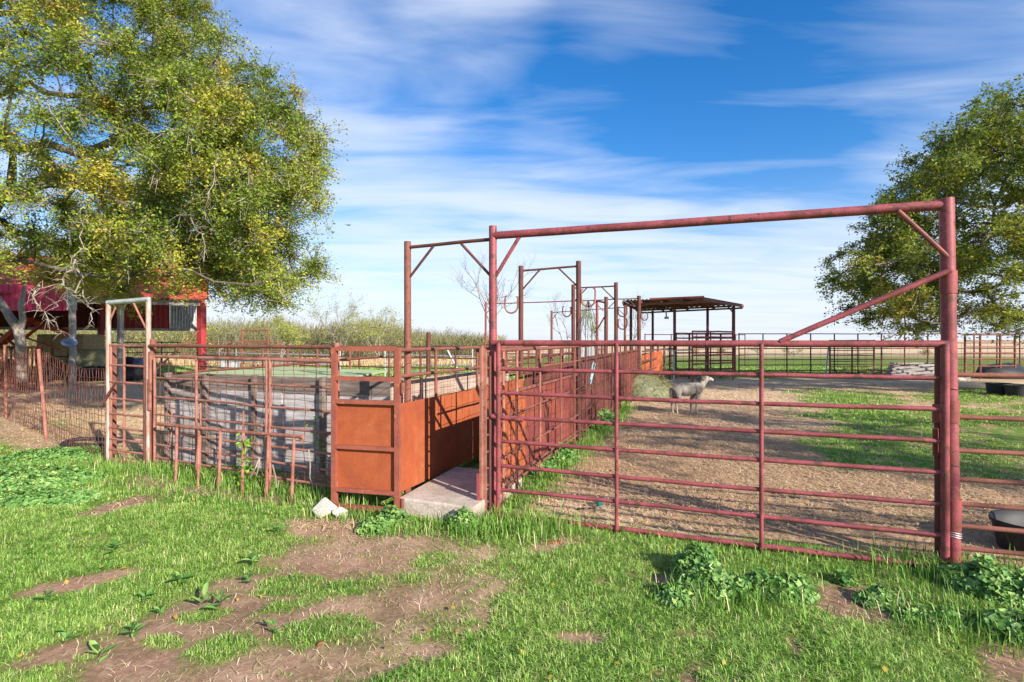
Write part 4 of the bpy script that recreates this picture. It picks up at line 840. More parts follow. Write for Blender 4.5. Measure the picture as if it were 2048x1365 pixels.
# ---------- sheep
def sheep():
    Y=11.75; X0=(1387-CX)/F*Y; k=.0111  # metres per photo pixel at that distance
    def q(x,y,dy=0): return Vector(((x-1387)*k,dy,(821-y)*k))
    T=V(X0,Y,0)
    pts=[];ed=[];rad=[]
    def add(p,r,par=None):
        pts.append(p);rad.append(r);i=len(pts)-1
        if par is not None: ed.append((par,i))
        return i
    pel=add(q(1352,770),(.12,.15)); a=add(q(1362,771),(.13,.155),pel); b=add(q(1376,772),(.135,.16),a); c=add(q(1390,770),(.13,.15),b); d=add(q(1399,766),(.115,.13),c)
    n1=add(q(1406,758),(.075,.085),d); n2=add(q(1410,751),(.06,.07),n1); hd=add(q(1413,746),(.055,.062),n2); h2=add(q(1420,750),(.045,.045),hd); h3=add(q(1427,754),(.03,.03),h2)
    for sgn in (-1,1):
        e1=add(q(1408,746,sgn*.05),(.018,.012),hd); e2=add(q(1403,749,sgn*.115),(.026,.010),e1); add(q(1401,752,sgn*.14),(.008,.006),e2)
    t1=add(q(1344,768),(.03,.03),pel); t2=add(q(1342,780),(.026,.026),t1); add(q(1342,791),(.016,.016),t2)
    for sgn,dx in ((-1,0),(1,-5)):
        k1=add(q(1354+dx,781,sgn*.07),(.075,.07),pel); k2=add(q(1357+dx,788,sgn*.075),(.045,.045),k1); k3=add(q(1350+dx,799,sgn*.075),(.024,.024),k2); k4=add(q(1352+dx,812,sgn*.075),(.018,.018),k3); add(q(1353+dx,820,sgn*.075),(.026,.02),k4)
    for sgn,dx in ((-1,0),(1,-7)):
        k1=add(q(1394+dx*.4,779,sgn*.065),(.06,.055),d); k2=add(q(1392+dx,790,sgn*.065),(.036,.036),k1); k3=add(q(1391+dx,800,sgn*.065),(.025,.025),k2); k4=add(q(1391+dx,812,sgn*.065),(.019,.019),k3); add(q(1392+dx,820,sgn*.065),(.027,.02),k4)
    me=bpy.data.meshes.new('sheep'); me.from_pydata(pts,ed,[]); ob=bpy.data.objects.new('tmp',me); C.objects.link(ob)
    m=ob.modifiers.new('s','SKIN'); m.use_smooth_shade=True
    for i,(rx,ry) in enumerate(rad): me.skin_vertices[0].data[i].radius=(rx,ry); me.skin_vertices[0].data[i].use_root=(i==0)
    m2=ob.modifiers.new('u','SUBSURF'); m2.levels=2; m2.render_levels=2
    bpy.context.view_layer.update(); dg=bpy.context.evaluated_depsgraph_get(); me2=bpy.data.meshes.new_from_object(ob.evaluated_get(dg)); bpy.data.objects.remove(ob)
    me2.materials.clear(); me2.materials.append(M['fleece']); o=bpy.data.objects.new('sheep',me2); o.location=T; C.objects.link(o)
    tag(o,'thin cream-coloured sheep standing side-on in the straw pen, head raised','sheep')
    vs=np.array([tuple(v.co) for v in me2.vertices]); vs=vs[vs[:,2]>.28]; nr=9000; k1=RNG.integers(0,len(vs),nr); cc=vs[k1]+RNG.normal(0,.010,(nr,3)); cc=cc[~((cc[:,0]>.27)&(cc[:,2]>.66))]
    wo_=leaves_mesh('wool',cc,RNG.uniform(.012,.03,len(cc)),np.zeros(len(cc)),M['fleece'],None,None,droop=.6,aspect=.4); wo_.parent=o; wo_.location=(0,0,0)
    for sgn in (-1,1):
        mb=MB(); mb.lathe((0,0,0),[(.001,-.011),(.008,-.008),(.011,0),(.008,.008),(.001,.011)],8); 
        for v in mb.v: v+=q(1417,746.5,sgn*.045)
        e=build(mb,'eye',M['dark'],None); e.location=(0,0,0); e.parent=o
    mb=MB(); mb.lathe((0,0,0),[(.001,-.014),(.014,-.008),(.018,0),(.012,.01),(.001,.014)],10)
    for v in mb.v: v+=q(1429.3,754)
    e=build(mb,'muzzle',M['dark'],None); e.location=(0,0,0); e.parent=o
sheep()
# ---------- tubs, board pile, lumps
def tub(px,py,rx,ry,h,label,rz=0):
    p=gnd(px,py); p.y+=ry; p.x*=1+ry/max(p.y,.1)*0
    mb=MB(); mb.lathe(p,[(.001,.02),(.86,.02),(.98,h),(1.04,h+.01),(1.04,h-.02),(1.0,h-.02),(.88,-.01),(.001,-.01)],32,rx,ry,rz)
    tag(build(mb,'rubber_tub',M['black'],None,p,sharp=50),label,'tub','black rubber feed tubs')
tub(2165,1128,.36,.27,.22,'black oval rubber tub just behind the right rail fence, next to the weeds')
tub(2016,791,.31,.3,.33,'left of the two black tubs under the oak on the right')
tub(2058,796,.34,.3,.33,'black tub cut by the right edge under the oak')
mb=MB(); p=gnd(1775,753)
for i in range(7):
    a=at(1775+i*1.5,752-i*4,24.2+i*.1); b=at(1874+i*2,752-i*4,24.0+i*.1); mb.bar(V(a.x,a.y,.04+i*.085),V(b.x,b.y,.05+i*.085+.02*(i%2)),.5-.03*i,.08)
tag(build(mb,'board_pile',M['polewood'],None,p,smooth=False),'low pile of grey weathered planks against the far fence','planks')
T=thing('brush_pile','tangle of dead branches lying beside the plank pile','branches',gnd(1700,752))
mb=MB(); rnd=random.Random(6)
for i in range(60):
    a=at(rnd.uniform(1670,1770),0,23.0+rnd.random()*.6); z=rnd.uniform(.02,.3); an=rnd.uniform(0,6.3); l=rnd.uniform(.3,.9)
    mb.tube([V(a.x,a.y,z),V(a.x+math.cos(an)*l*.5,a.y+math.sin(an)*l*.3,z+rnd.uniform(0,.15)),V(a.x+math.cos(an)*l,a.y+math.sin(an)*l*.5,z+rnd.uniform(-.1,.1)+.05)],.012,4)
build(mb,'branches',M['bark'],T)
p=gnd(1980,758); tag(build(blob(p+V(.8,.3,.15),1.2,.7,.55,31,12),'tarp_heap',M['black'],None,p,sharp=30),'slumped black heap of tarpaulin beneath the right oak','tarpaulin')
p=gnd(1925,762); tag(build(blob(p+V(.1,.1,.05),.35,.2,.14,33,12),'rock',M['rock'],None,p,sharp=30),'pale flat rock at the far fence under the oak','rock')
mb=MB(); a=at(1651,755,23.2); b=at(1657,693,23.6); mb.tube([V(a.x,a.y,0),b],.03,6); tag(build(mb,'white_pole',M['galv'],None,V(a.x,a.y,0)),'white pole leaning against the far fence','pole')
# ---------- barn
BO=V(-12.3,21,0); Ba=V(-.864,-.503,0); Bb=V(-.503,.864,0)
def bn(a,b,h=0): return BO+Ba*a+Bb*b+V(0,0,h)
BN=thing('red_barn','long red barn with a sloping red roof behind the left oak','barn',bn(5,3))
LB=19.0
mb=MB(); K=240
for i in range(K+1):
    a_=-.25+(LB+.25)*i/K; z=.018*math.sin(i/K*2*math.pi*90)
    for (b_,h) in ((-.4,3.22),(6.6,5.4)): mb.v.append(bn(a_,b_,h+z)); mb.v.append(bn(a_,b_,h+z-.01))
for i in range(K):
    a=4*i; mb.f+=[(a,a+4,a+6,a+2),(a+1,a+3,a+7,a+5),(a,a+1,a+5,a+4),(a+2,a+6,a+7,a+3)]
build(mb,'roof',M['barnroof'],BN,sharp=80)
for a0,a1,m,p,am,rb in ((3.3,LB,'barndark',.23,.02,True),(1.35,3.29,'barnred',.2,.02,True),(.1,1.34,'galv',.12,.016,False)):  # first stretch is red siding with the barn's inner shade painted in
    mb=MB(); mb.corr(bn(a0,6.3),bn(a1,6.3),2.14,5.25,p,am,rib=rb); build(mb,'back_wall',M[m],BN,smooth=False)
mb=MB(); mb.bar(bn(0,6.2,2.14),bn(LB,6.2,2.14),.06,.12); mb.bar(bn(0,-.1,3.08),bn(LB,-.1,3.08),.06,.2); build(mb,'beam',M['polewood'],BN,smooth=False)
for a_,b_,r,m,h in ((0,0,.24,'barnred',3.1),(0,6.2,.2,'barnred',5.1),(2.6,0,.15,'polewood',3.1),(8.5,6.2,.2,'polewood',5),(4.0,6.2,.2,'barnred',5),(13,0,.2,'polewood',3.1)):
    mb=MB(); mb.bar(bn(a_,b_,-.05),bn(a_,b_,h),r,r); build(mb,'post',M[m],BN,smooth=False)
mb=MB(); mb.bar(bn(.1,5.9,2.2),bn(1.3,5.9,3.7),.12,.16); build(mb,'knee_brace',M['polewood'],BN,smooth=False)
mb=MB(); mb.bar(bn(.1,-.1,2.0),bn(1.7,-.1,.3),.06,.06); build(mb,'knee_brace',M['rust'],BN,smooth=False)
xl=-34; ax=(155-CX)/F*17.9
mb=MB(); mb.corr(V(xl,17.9,0),V(ax-.35,17.9,0),2.63,3.5,.2,.018,rib=True); aw=build(mb,'awning_sheet',M['barnmagenta'],BN,smooth=False)
mb=MB(); mb.corr(V(ax-.35,17.88,0),V(ax,17.88,0),2.65,3.52,.1,.012); build(mb,'awning_sheet',M['galv'],BN,smooth=False)
mb=MB(); mb.plate([V(xl,17.95,3.46),V(ax,17.95,3.48),V(ax,18.6,3.2),V(xl,18.6,3.2)],(0,0,1),.03); build(mb,'awning_top',M['barndark'],BN,smooth=False)
# pole in front
a=gnd(145,757); mb=MB(); mb.pipe(V(a.x*17.7/a.y,17.7,-.05),V(a.x*17.7/a.y,17.7,2.8),.10,10,.02); mb2=build(mb,'cedar_pole',M['polewood'],None,V(a.x*17.7/a.y,17.7,0)); tag(mb2,'grey cedar pole holding up the crimson barn awning','pole')
a=at(139,684,17.45); mb=MB(); mb.lathe((0,0,0),[(.001,.13),(.07,.125),(.10,.08),(.11,.0),(.22,-.02),(.21,-.03),(.1,-.012)],18)
Mx=Matrix.Rotation(.45,3,'Y')@Matrix.Rotation(.5,3,'X'); mb.v=[a+Mx@v for v in mb.v]; tag(build(mb,'hat',M['bluecloth'],None,a),'faded blue brimmed hat hung on the cedar pole','hat')
# hay bales
k=0
for r in range(2):
    for i in range(3):
        x0=82+i*30; a=at(x0,742,22.5); z=.0+r*.95; bx=MB(); bx.box((a.x+.3,22.9+.05*i,z+.47),.62,1.2,.93,random.uniform(-.04,.04))
        o=build(bx,'hay_bale',M['hay'],None,V(a.x+.3,22.9,z),smooth=False); bv=o.modifiers.new('b','BEVEL'); bv.width=.05; bv.segments=2
        tag(o,('upper' if r else 'lower')+' '+('left','middle','right')[i]+' bale of the stacked tan hay under the barn','hay bale','stacked hay bales in the barn')
o=MB(); o.box((at(172,700,22).x,22.2,.62),1.0,1.0,1.25,.2); tag(build(o,'hay_bale',M['haygreen'],None,V(at(172,700,22).x,22.2,0),smooth=False),'greenish hay bale in front of the tan bale stack','hay bale')
# red farm implement
T=thing('farm_implement','red steel farm implement with slanting beams parked under the barn awning','implement',V(-19,21,0))
for (x0,y0,x1,y1,w) in ((-5,692,60,640,.32),(20,700,85,648,.12),(60,640,140,668,.3),(0,668,40,700,.1),(70,655,150,660,.14),(30,668,120,700,.08)):
    mb=MB(); mb.bar(at(x0,y0,21.5),at(x1,y1,21.2),w,w*.6); build(mb,'beam',M['barnroof'],T,smooth=False)
for x in (10,95):
    mb=MB(); a=at(x,735,21.3); mb.tube([V(a.x,21.2,.45),V(a.x,21.5,.45)],.45,20); build(mb,'wheel',M['black'],T,sharp=50)
fence('slat_fence','fence of dark red upright slats at the left edge below the awning','fence',V(-20.6,17.4,0),V(-15.3,17.2,0),[0,.5,1],[1.4,.4],(.05,1.42,.14,1.3,.03,.004,4),.05,.03,'barndark',None,'barndark',1.45)
# barrels
p=gnd(256,749); mb=MB(); mb.lathe(p,[(.001,.85),(.2,.83),(.34,.72),(.38,.5),(.38,.02)],20); tag(build(mb,'barrel',M['black'],None,p,sharp=60),'round-topped dark barrel beyond the walk gate','barrel')
p=gnd(279,750); mb=MB(); mb.lathe(p,[(.001,.5),(.33,.5),(.40,.48),(.38,.25),(.34,.0)],20); o=tag(build(mb,'barrel',M['blue'],None,p,sharp=60),'pale blue tub beyond the walk gate beside the dark barrel','tub')
mb=MB(); mb.lathe(p,[(.001,.8),(.12,.78),(.24,.66),(.28,.505)],16); build(mb,'lid',M['bluecloth'],o,sharp=60)
mb=MB()
for i in range(9):
    a=at(170+i*16+(i%2)*4,748,21.5+(i%3)*.4); b_=blob(V(a.x,a.y,.2),.45,.35,.42,50+i,10); k=len(mb.v); mb.v+=b_.v; mb.f+=[tuple(k+j for j in f) for f in b_.f]
tag(build(mb,'scrap_row',M['black'],None,at(170,748,21.5),sharp=30),'dark jumble of discarded rubber lying along the barn side','scrap')
# white salt block / trough in the far pen
p=at(460,745,24); mb=MB(); mb.box((p.x,p.y,.42),.7,.5,.8,.2); o=tag(build(mb,'white_box',M['galv'],None,V(p.x,p.y,0),smooth=False),'small whitish metal box standing behind the far pen rails','box'); bv=o.modifiers.new('b','BEVEL'); bv.width=.04
# bird
a=at(697,451,60); mb=MB(); mb.tube([a+V(-.2,0,0),a+V(-.05,0,.02),a+V(.15,0,.01),a+V(.22,0,0)],[.02,.07,.06,.01],8)
mb.plate([a+V(-.05,0,.03),a+V(.1,0,.03),a+V(.25,.5,.22),a+V(.15,.55,.22)],(0,0,1),.01); mb.plate([a+V(-.05,0,.03),a+V(.1,0,.03),a+V(-.35,-.4,.05),a+V(-.45,-.4,.05)],(0,0,1),.01)
tag(build(mb,'bird',M['dark'],None,a),'small dark bird flying in the open sky','bird')
# ---------- trees
def inpoly(x,y,poly):
    r=False; j=len(poly)-1
    for i in range(len(poly)):
        xi,yi=poly[i];xj,yj=poly[j]
        if (yi>y)!=(yj>y) and x<(xj-xi)*(y-yi)/(yj-yi)+xi: r=not r
        j=i
    return r
def oak(name,label,base,limbs,clumps,leafmat,lsz,ntw,nlf,trunk_h=2.0,r0=.016,ex=2.1,seed=1,dead=.15,tonebias=0,csize=.55,droop=.15):
    rnd=random.Random(seed); rg=np.random.default_rng(seed); base=Vector(base)
    T=thing(name,label,'tree',base)
    N=[base+V(0,0,-.1)];P=[-1]
    def extend(i,q,seg=.5,j=.07):
        p=N[i]; d=q-p; k=max(1,int(d.length/seg)); last=i
        mid=V(rnd.gauss(0,1),rnd.gauss(0,1),rnd.gauss(0,.6))*d.length*.09
        for s in range(1,k+1):
            u=s/k; N.append(p.lerp(q,u)+mid*math.sin(math.pi*u)+V(rnd.gauss(0,j),rnd.gauss(0,j),rnd.gauss(0,j))*(1 if s<k else 0)); P.append(last); last=len(N)-1
        return last
    top=extend(0,base+V(0,0,trunk_h),.5,.04)
    for lb in limbs:
        i=top
        for q in lb: i=extend(i,Vector(q),.5,.05)
    cl=sorted(clumps,key=lambda c:(c-N[top]).length)
    ends=[]
    arr=[tuple(p) for p in N]
    for c in cl:
        A=np.array(N[2:]); dv=A-np.array(tuple(c)); dist=np.linalg.norm(dv,axis=1); td=np.linalg.norm(A-np.array(tuple(N[top])),axis=1)
        i=int(np.argmin(dist+td*.12))+2; e=extend(i,c,.4,.05); ends.append(e)
    n=len(N); rad=[0.0]*n; ch=[[] for _ in range(n)]
    for i in range(1,n): ch[P[i]].append(i)
    for i in range(n-1,-1,-1): rad[i]=r0 if not ch[i] else sum(rad[c]**ex for c in ch[i])**(1/ex)
    # chains
    mb=MB(); 
    for i in range(n):
        for c in ch[i]:
            if i!=0 and c==ch[i][0] and P[i]!=-1: continue
            chain=[i,c]
            while ch[chain[-1]]: chain.append(ch[chain[-1]][0])
            rr=[min(rad[j],rad[c]) if q==0 else rad[j] for q,j in enumerate(chain)]; mx=max(rr)
            mb.tube([N[j] for j in chain],rr,10 if mx>.08 else (6 if mx>.03 else 4),False)
    build(mb,'trunk',M['bark'],T)
    # twigs & leaves
    tw=MB(); dd=MB(); LC=[];LT=[]
    for e in ends:
        c=N[e]; tone=min(.85,max(.08,rnd.gauss(.44+tonebias,.17)))
        for k in range(ntw):
            d=V(rnd.gauss(0,1),rnd.gauss(0,1),rnd.gauss(0,.8)-droop); d.normalize(); ln=csize*rnd.uniform(.45,1.25)
            a=c; b=c+d*ln*.5+V(rnd.gauss(0,.05),rnd.gauss(0,.05),rnd.gauss(0,.05)); q=c+d*ln+V(0,0,-droop*ln*.5)
            isd=rnd.random()<dead
            (dd if isd else tw).tube([a,b,q],[.008,.005,.002],3,False)
            if isd:
                for _ in range(3):
                    s0=a.lerp(q,rnd.uniform(.3,.9)); dd.tube([s0,s0+V(rnd.gauss(0,.12),rnd.gauss(0,.12),rnd.gauss(-.03,.12))],[.004,.002],3,False)
            m=int(nlf*(.15 if isd else 1)*rnd.uniform(.7,1.3))
            u=rg.random(m)**.7; aa=np.array(tuple(a));bb=np.array(tuple(b));qq=np.array(tuple(q))
            ps=np.where(u[:,None]<.5, aa+(bb-aa)*(u[:,None]*2), bb+(qq-bb)*((u[:,None]-.5)*2))+rg.normal(0,.055,(m,3))
            LC.append(ps); LT.append(np.clip(tone+rg.normal(0,.08,m)+.0+rnd.gauss(0,.06),0,1))
    build(tw,'twigs',M['bark'],T); 
    if dead>0: build(dd,'dead_twigs',M['twig'],T)
    c=np.concatenate(LC);t=np.concatenate(LT); t=np.where(rg.random(len(t))<.025,rg.uniform(.85,1,len(t)),t)
    leaves_mesh('crown',c,rg.uniform(.7,1.3,len(c))*lsz,t,leafmat,T)
    return T,len(c)
PL=[(-900,-900),(350,-900),(395,-40),(425,20),(460,70),(500,100),(535,140),(575,170),(605,200),(612,240),(625,262),(632,300),(655,318),(640,350),(628,400),(636,455),(615,490),(640,545),(625,575),(600,590),(590,625),(565,640),(530,600),(450,590),(400,570),(370,562),(310,568),(285,612),(230,610),(180,590),(120,570),(60,560),(-900,540)]
HL=[(90,200,75,26),(30,350,55,38),(60,425,40,22),(12,300,20,18),(330,480,60,16),(430,395,55,16),(250,520,50,14),(560,455,30,14),(150,470,45,14)]
def sample(cen,rad_,n,poly,holes,seed,shell=.45,xr=None):
    rnd=random.Random(seed); out=[]; k=0
    while len(out)<n and k<400000:
        k+=1; d=V(rnd.gauss(0,1),rnd.gauss(0,1),rnd.gauss(0,1)).normalized()*(rnd.uniform(shell,1)**.6)
        p=V(cen[0]+d.x*rad_[0],cen[1]+d.y*rad_[1],cen[2]+d.z*rad_[2])
        if p.z<1.9 or p.y<4: continue
        x=CX+F*p.x/p.y;y=HZ-F*(p.z-H)/p.y
        if x<2150 and x>-150 and y>-120:
            if not inpoly(x,y,poly): continue
            if any(((x-a)/b1)**2+((y-b)/b2)**2<1 for a,b,b1,b2 in holes): continue
            if any((o-p).length<.36 for o in out[-60:]): continue
        out.append(p)
    return out
cl=sample((-10.3,10.8,6.0),(7.2,4.6,5.6),790,PL,HL,5,.35)
cl+=sample((-8.6,10.6,3.5),(5.4,1.6,1.5),80,[(140,440),(640,440),(640,560),(590,605),(450,590),(400,572),(300,568),(285,615),(210,618),(180,595),(120,570)],[],25,.0)
cl+=sample((-4.9,9.3,4.0),(1.9,1.9,2.8),75,[(x+8 if x>0 else x,y) for x,y in PL],[],26,.0)
limL=[[at(-60,250,10.2),at(40,300,9.8),at(160,310,9.5),at(260,265,9.3),at(380,275,9.2),at(470,320,9.2)],[at(-80,180,10.5),at(60,165,10),at(180,190,9.6),at(300,215,9.4),at(420,200,9.3)],[at(-60,400,10),at(100,370,9.5),at(230,400,9.0),at(350,430,8.8),at(480,500,8.8)],[at(-20,520,9.6),at(120,540,9),at(260,560,8.7),at(380,540,8.6),at(500,570,8.6)],[at(-100,80,11),at(60,20,11),at(200,-40,11)]]
_,nl=oak('live_oak','huge spreading live oak with yellow-green leaves filling the upper left','',) if False else oak('live_oak','huge spreading live oak with yellow-green leaves filling the upper left',(-14.2,12.0,0),limL,cl,M['oakleaf'],.055,21,48,2.2,.016,2.15,5,.16,.16,.50)
PR=[(2400,-100),(2048,172),(2020,190),(1990,200),(1960,218),(1925,212),(1930,240),(1895,268),(1872,300),(1822,305),(1785,330),(1795,352),(1765,388),(1748,400),(1752,440),(1712,452),(1700,490),(1660,505),(1662,530),(1640,545),(1662,580),(1650,605),(1690,630),(1730,655),(1800,668),(1850,655),(1900,640),(1980,640),(2048,655),(2500,660)]
HR=[(1960,560,45,14),(1930,600,26,12),(2010,600,30,12),(1850,600,30,10)]
cr_=sample((16.2,15.5,4.9),(7.6,4.4,4.6),560,PR,HR,15,.35)
limR=[[at(2150,520,15),at(2040,560,14.5),at(1950,545,14),at(1880,560,14)],[at(2150,600,15),at(2020,590,14.5),at(1940,625,14),at(1890,650,13.8),at(1840,640,13.8)],[at(2150,420,15.5),at(2030,400,15),at(1900,400,14.5),at(1800,430,14)],[at(2160,480,15.5),at(2000,470,15),at(1850,500,14),at(1750,530,13.8)]]
oak('live_oak','dense dark green live oak reaching in from the right edge',(18.6,16.5,0),limR,cr_,M['oakleaf_dark'],.095,17,32,2.2,.017,2.15,15,.07,.2,.7)
# the oak that stands to the right of the camera and dapples the pen
rnd=random.Random(77); co=[]
while len(co)<88:
    d=V(rnd.gauss(0,1),rnd.gauss(0,1),rnd.gauss(0,1)).normalized()*rnd.uniform(.3,1)
    p=V(13.5+d.x*4.9,-.7+d.y*4.6,5.6+d.z*2.4); co.append(p)
oak('live_oak','live oak outside the frame to the right that dapples the pen with shade',(14,-.4,0),[],co,M['oakleaf_dark'],.13,9,16,2.4,.025,2.1,33,0,0,.8)
# slim forked trunk by the barn
T=thing('forked_tree','slim grey tree trunk forking in front of the crimson awning','tree',gnd(44,756))
mb=MB(); a=gnd(44,757); k_=1; 
def bp(x,y): return at(x,y,16.8)
mb.tube([bp(44,765),bp(42,720),bp(41,690),bp(38,660),bp(20,635),bp(2,605),bp(-20,580),bp(-60,540)],[.14,.13,.13,.14,.12,.1,.09,.06],10); mb.tube([bp(38,665),bp(46,640),bp(42,610),bp(50,570)],[.11,.09,.08,.05],8)
build(mb,'trunk',M['trunkpale'],T)
# hanging bare branches under the left oak
HBr=thing('dead_limbs','pale bare dead limbs hanging below the left oak in front of the barn','limbs',at(120,560,9))
mb=MB(); rnd=random.Random(8)
def deadlimb(pts,r,Y):
    mb=MB(); r*=.6; pp=[]
    for k in range(len(pts)-1):
        for u in (0,.33,.66): pp.append((pts[k][0]+(pts[k+1][0]-pts[k][0])*u+rnd.gauss(0,5),pts[k][1]+(pts[k+1][1]-pts[k][1])*u+rnd.gauss(0,4)))
    pts=pp+[pts[-1]]; P3=[at(x,y,Y+rnd.uniform(-.08,.08)) for x,y in pts]; mb.tube(P3,[r*(1-.7*i/len(P3)) for i in range(len(P3))],6)
    for i in range(len(P3)-1):
        for _ in range(2):
            s=P3[i].lerp(P3[i+1],rnd.random()); e=s+V(rnd.gauss(0,.12),rnd.gauss(0,.1),rnd.gauss(-.04,.1)); mb.tube([s,s.lerp(e,.5)+V(0,0,.02),e],[r*.35,r*.25,r*.12],4)
    build(mb,'dead_limb',M['twig'],HBr)
deadlimb([(148,500),(142,540),(125,565),(95,572),(55,582)],.022,8.2); deadlimb([(125,565),(137,585),(122,600),(112,615)],.016,8.2); deadlimb([(155,540),(157,580),(175,600),(183,625),(188,655)],.022,8.4)
deadlimb([(75,575),(72,595),(88,618),(92,640)],.025,8.8); deadlimb([(90,630),(115,650),(122,668)],.015,8.8)
deadlimb([(175,400),(160,440),(163,490),(145,530),(100,550)],.016,7.8); deadlimb([(425,310),(432,350),(405,400),(412,440)],.012,7.6); deadlimb([(60,430),(90,400),(120,385)],.014,7.8)
deadlimb([(385,430),(400,470),(408,510),(402,550)],.012,7.6); deadlimb([(100,200),(130,260),(150,310)],.012,7.4)
n=150; X,Y=scatter(n,-4,4,2,6); k=inview(X,Y)&~blocked(X,Y); X,Y=X[k],Y[k]; n=len(X)
tag(leaves_mesh('fallen_leaves',np.stack([X,Y,gz(X,Y)+.03],1),RNG.uniform(.02,.045,n),RNG.uniform(.9,1,n),M['oakleaf'],None,(0,0,0),aspect=.7,up=3),None,None,kind='stuff')
# ---------- far brush and bare trees
def bare_tree(name,label,px,Y,htpx,wpx,seed,leafn=0,mat='twig',group=None,ltone=.7,trunkr=.05):
    rnd=random.Random(seed); x=(px-CX)/F*Y; hgt=htpx/F*Y; wd=wpx/F*Y; T=thing(name,label,'tree',V(x,Y,0),group); mb=MB(); tips=[]
    def grow(p,d,ln,r,lv):
        k=4; pts=[p]; dd=d.copy()
        for i in range(k):
            dd=(dd+V(rnd.gauss(0,.16),rnd.gauss(0,.16),rnd.gauss(.03,.1))).normalized(); pts.append(pts[-1]+dd*ln/k)
        mb.tube(pts,[r*(1-.55*i/k) for i in range(k+1)],5 if lv<2 else 3,False); tips.extend(pts[2:])
        if lv<4:
            for _ in range(rnd.randint(3,4)):
                s=pts[rnd.randint(2,k)]; nd=(dd+V(rnd.gauss(0,.6)*wd/hgt*1.2,rnd.gauss(0,.6),rnd.gauss(.1,.35))).normalized(); grow(s,nd,ln*rnd.uniform(.5,.8),r*.55,lv+1)
    for i in range(rnd.randint(2,3)): grow(V(x+rnd.gauss(0,.1),Y,-.05),V(rnd.gauss(0,.35)*wd/hgt,rnd.gauss(0,.25),1).normalized(),hgt*.40,trunkr,0)
    build(mb,'trunk',M[mat],T)
    if leafn:
        ii=[rnd.randrange(len(tips)) for _ in range(leafn)]; c=np.array([tuple(tips[i]) for i in ii])+RNG.normal(0,.1*Y/40,(leafn,3))
        leaves_mesh('crown',c,RNG.uniform(.06,.14,leafn)*Y/40,np.clip(RNG.normal(ltone,.15,leafn),0,1),M['brush'],T)
bare_tree('bare_tree','tall leafless tree behind the red gateway post, left of the second archway',1003,42,270,150,1,0,trunkr=.10)
bare_tree('bare_tree','smaller leafless tree seen through the second archway',1125,46,170,110,2,160)
bare_tree('bare_tree','budding yellow-green tree behind the hanging cables',1175,44,120,50,3,1500,ltone=.8)
bare_tree('bare_tree','thin bare tree just left of the roofed shed',1262,45,150,90,4,120)
bare_tree('bare_tree','budding shrub tree beside the bare tree at the wide archway',900,48,90,90,5,500,ltone=.6)
bare_tree('bare_tree','pale green budding tree rising over the brush right of the big oak',760,40,130,100,6,3200,ltone=.78)
bare_tree('bare_tree','twiggy half-bare tree at the edge of the big oak crown',680,41,150,110,7,2200,ltone=.65)
bare_tree('bare_tree','bright yellow-green shrub under the tip of the big oak',560,39,100,110,8,3600,ltone=.85)
bare_tree('bare_tree','greyish twiggy shrub beside the barn corner',440,42,120,110,9,900,ltone=.4)
bare_tree('bare_tree','leafless shrub left of the first archway post, at the brush edge',815,45,90,70,10,300,ltone=.5)
for i,(px,h) in enumerate(((1390,26),(1520,34),(1585,26),(1440,22),(1850,20))):
    bare_tree('low_bush',('low sparse bush on the horizon under the shed roof','low sparse bush on the horizon right of the shed','low budding bush on the horizon above the gate brace foot','smallest bush on the horizon beside the shed posts','faint bush on the horizon beneath the right oak')[i],px,55,h,46,20+i,250,group='low bushes on the horizon',ltone=.55)
# mass of brush
n=26000; px=RNG.uniform(-250,1010,n); Yb=RNG.uniform(42,60,n); X=(px-CX)/F*Yb
prof=np.interp(px,[-250,380,420,480,560,620,700,780,820,900,1010],[50,50,52,40,58,42,52,44,22,14,10])
hm=prof/F*45+1.65-.0; hgt=hm*(.55+.6*fbm(X*.35,Yb*.3,91)); Z0=RNG.random(n)*hgt*.9
Zt=np.minimum(Z0+RNG.uniform(.3,1.0,n),hgt*1.15); dx=RNG.normal(0,.25,n); w=RNG.uniform(.012,.035,n)
P=np.zeros((n,4,3)); P[:,0]=np.stack([X-w/2,Yb,Z0],1);P[:,1]=np.stack([X+w/2,Yb+.02,Z0],1);P[:,2]=np.stack([X+dx+w*.3,Yb+.02,Zt],1);P[:,3]=np.stack([X+dx-w*.3,Yb,Zt],1)
tn=np.clip(.15+RNG.normal(0,.12,n),0,.5); nlv=70000; px2=RNG.uniform(-250,1010,nlv); Y2=RNG.uniform(42,58,nlv); X2=(px2-CX)/F*Y2
pr2=np.interp(px2,[-250,380,420,480,560,620,700,780,820,900,1010],[50,50,48,38,60,42,50,42,20,12,10]); h2=(pr2/F*45+1.65)*(.5+.6*fbm(X2*.35,Y2*.3,91)); Z2=h2*RNG.random(nlv)**.7
br=fast_mesh('brush',P.reshape(-1,3),np.arange(4*n),np.full(n,4),M['brush'],np.repeat(tn,4)); tag(br,None,None,kind='stuff')
gmask=fbm(X2*.12,Y2*.12,7); lv=leaves_mesh('leaves',np.stack([X2,Y2,Z2],1),RNG.uniform(.1,.22,nlv),np.clip((gmask-.22)*1.9+RNG.normal(0,.12,nlv),0,1),M['brush'],br)
# dry tall grass in front of the brush, tan band
n=26000; X=RNG.uniform(-45,0,n); Yb=RNG.uniform(33,44,n); h=RNG.uniform(.1,.5,n)*(.4+fbm(X*.3,Yb*.3,3))*.9
tag(blades('dry_grass',X,Yb,np.zeros(n),h,RNG.uniform(.02,.05,n),RNG.uniform(.0,.5,n),M['straw'],.4),None,None,kind='stuff')
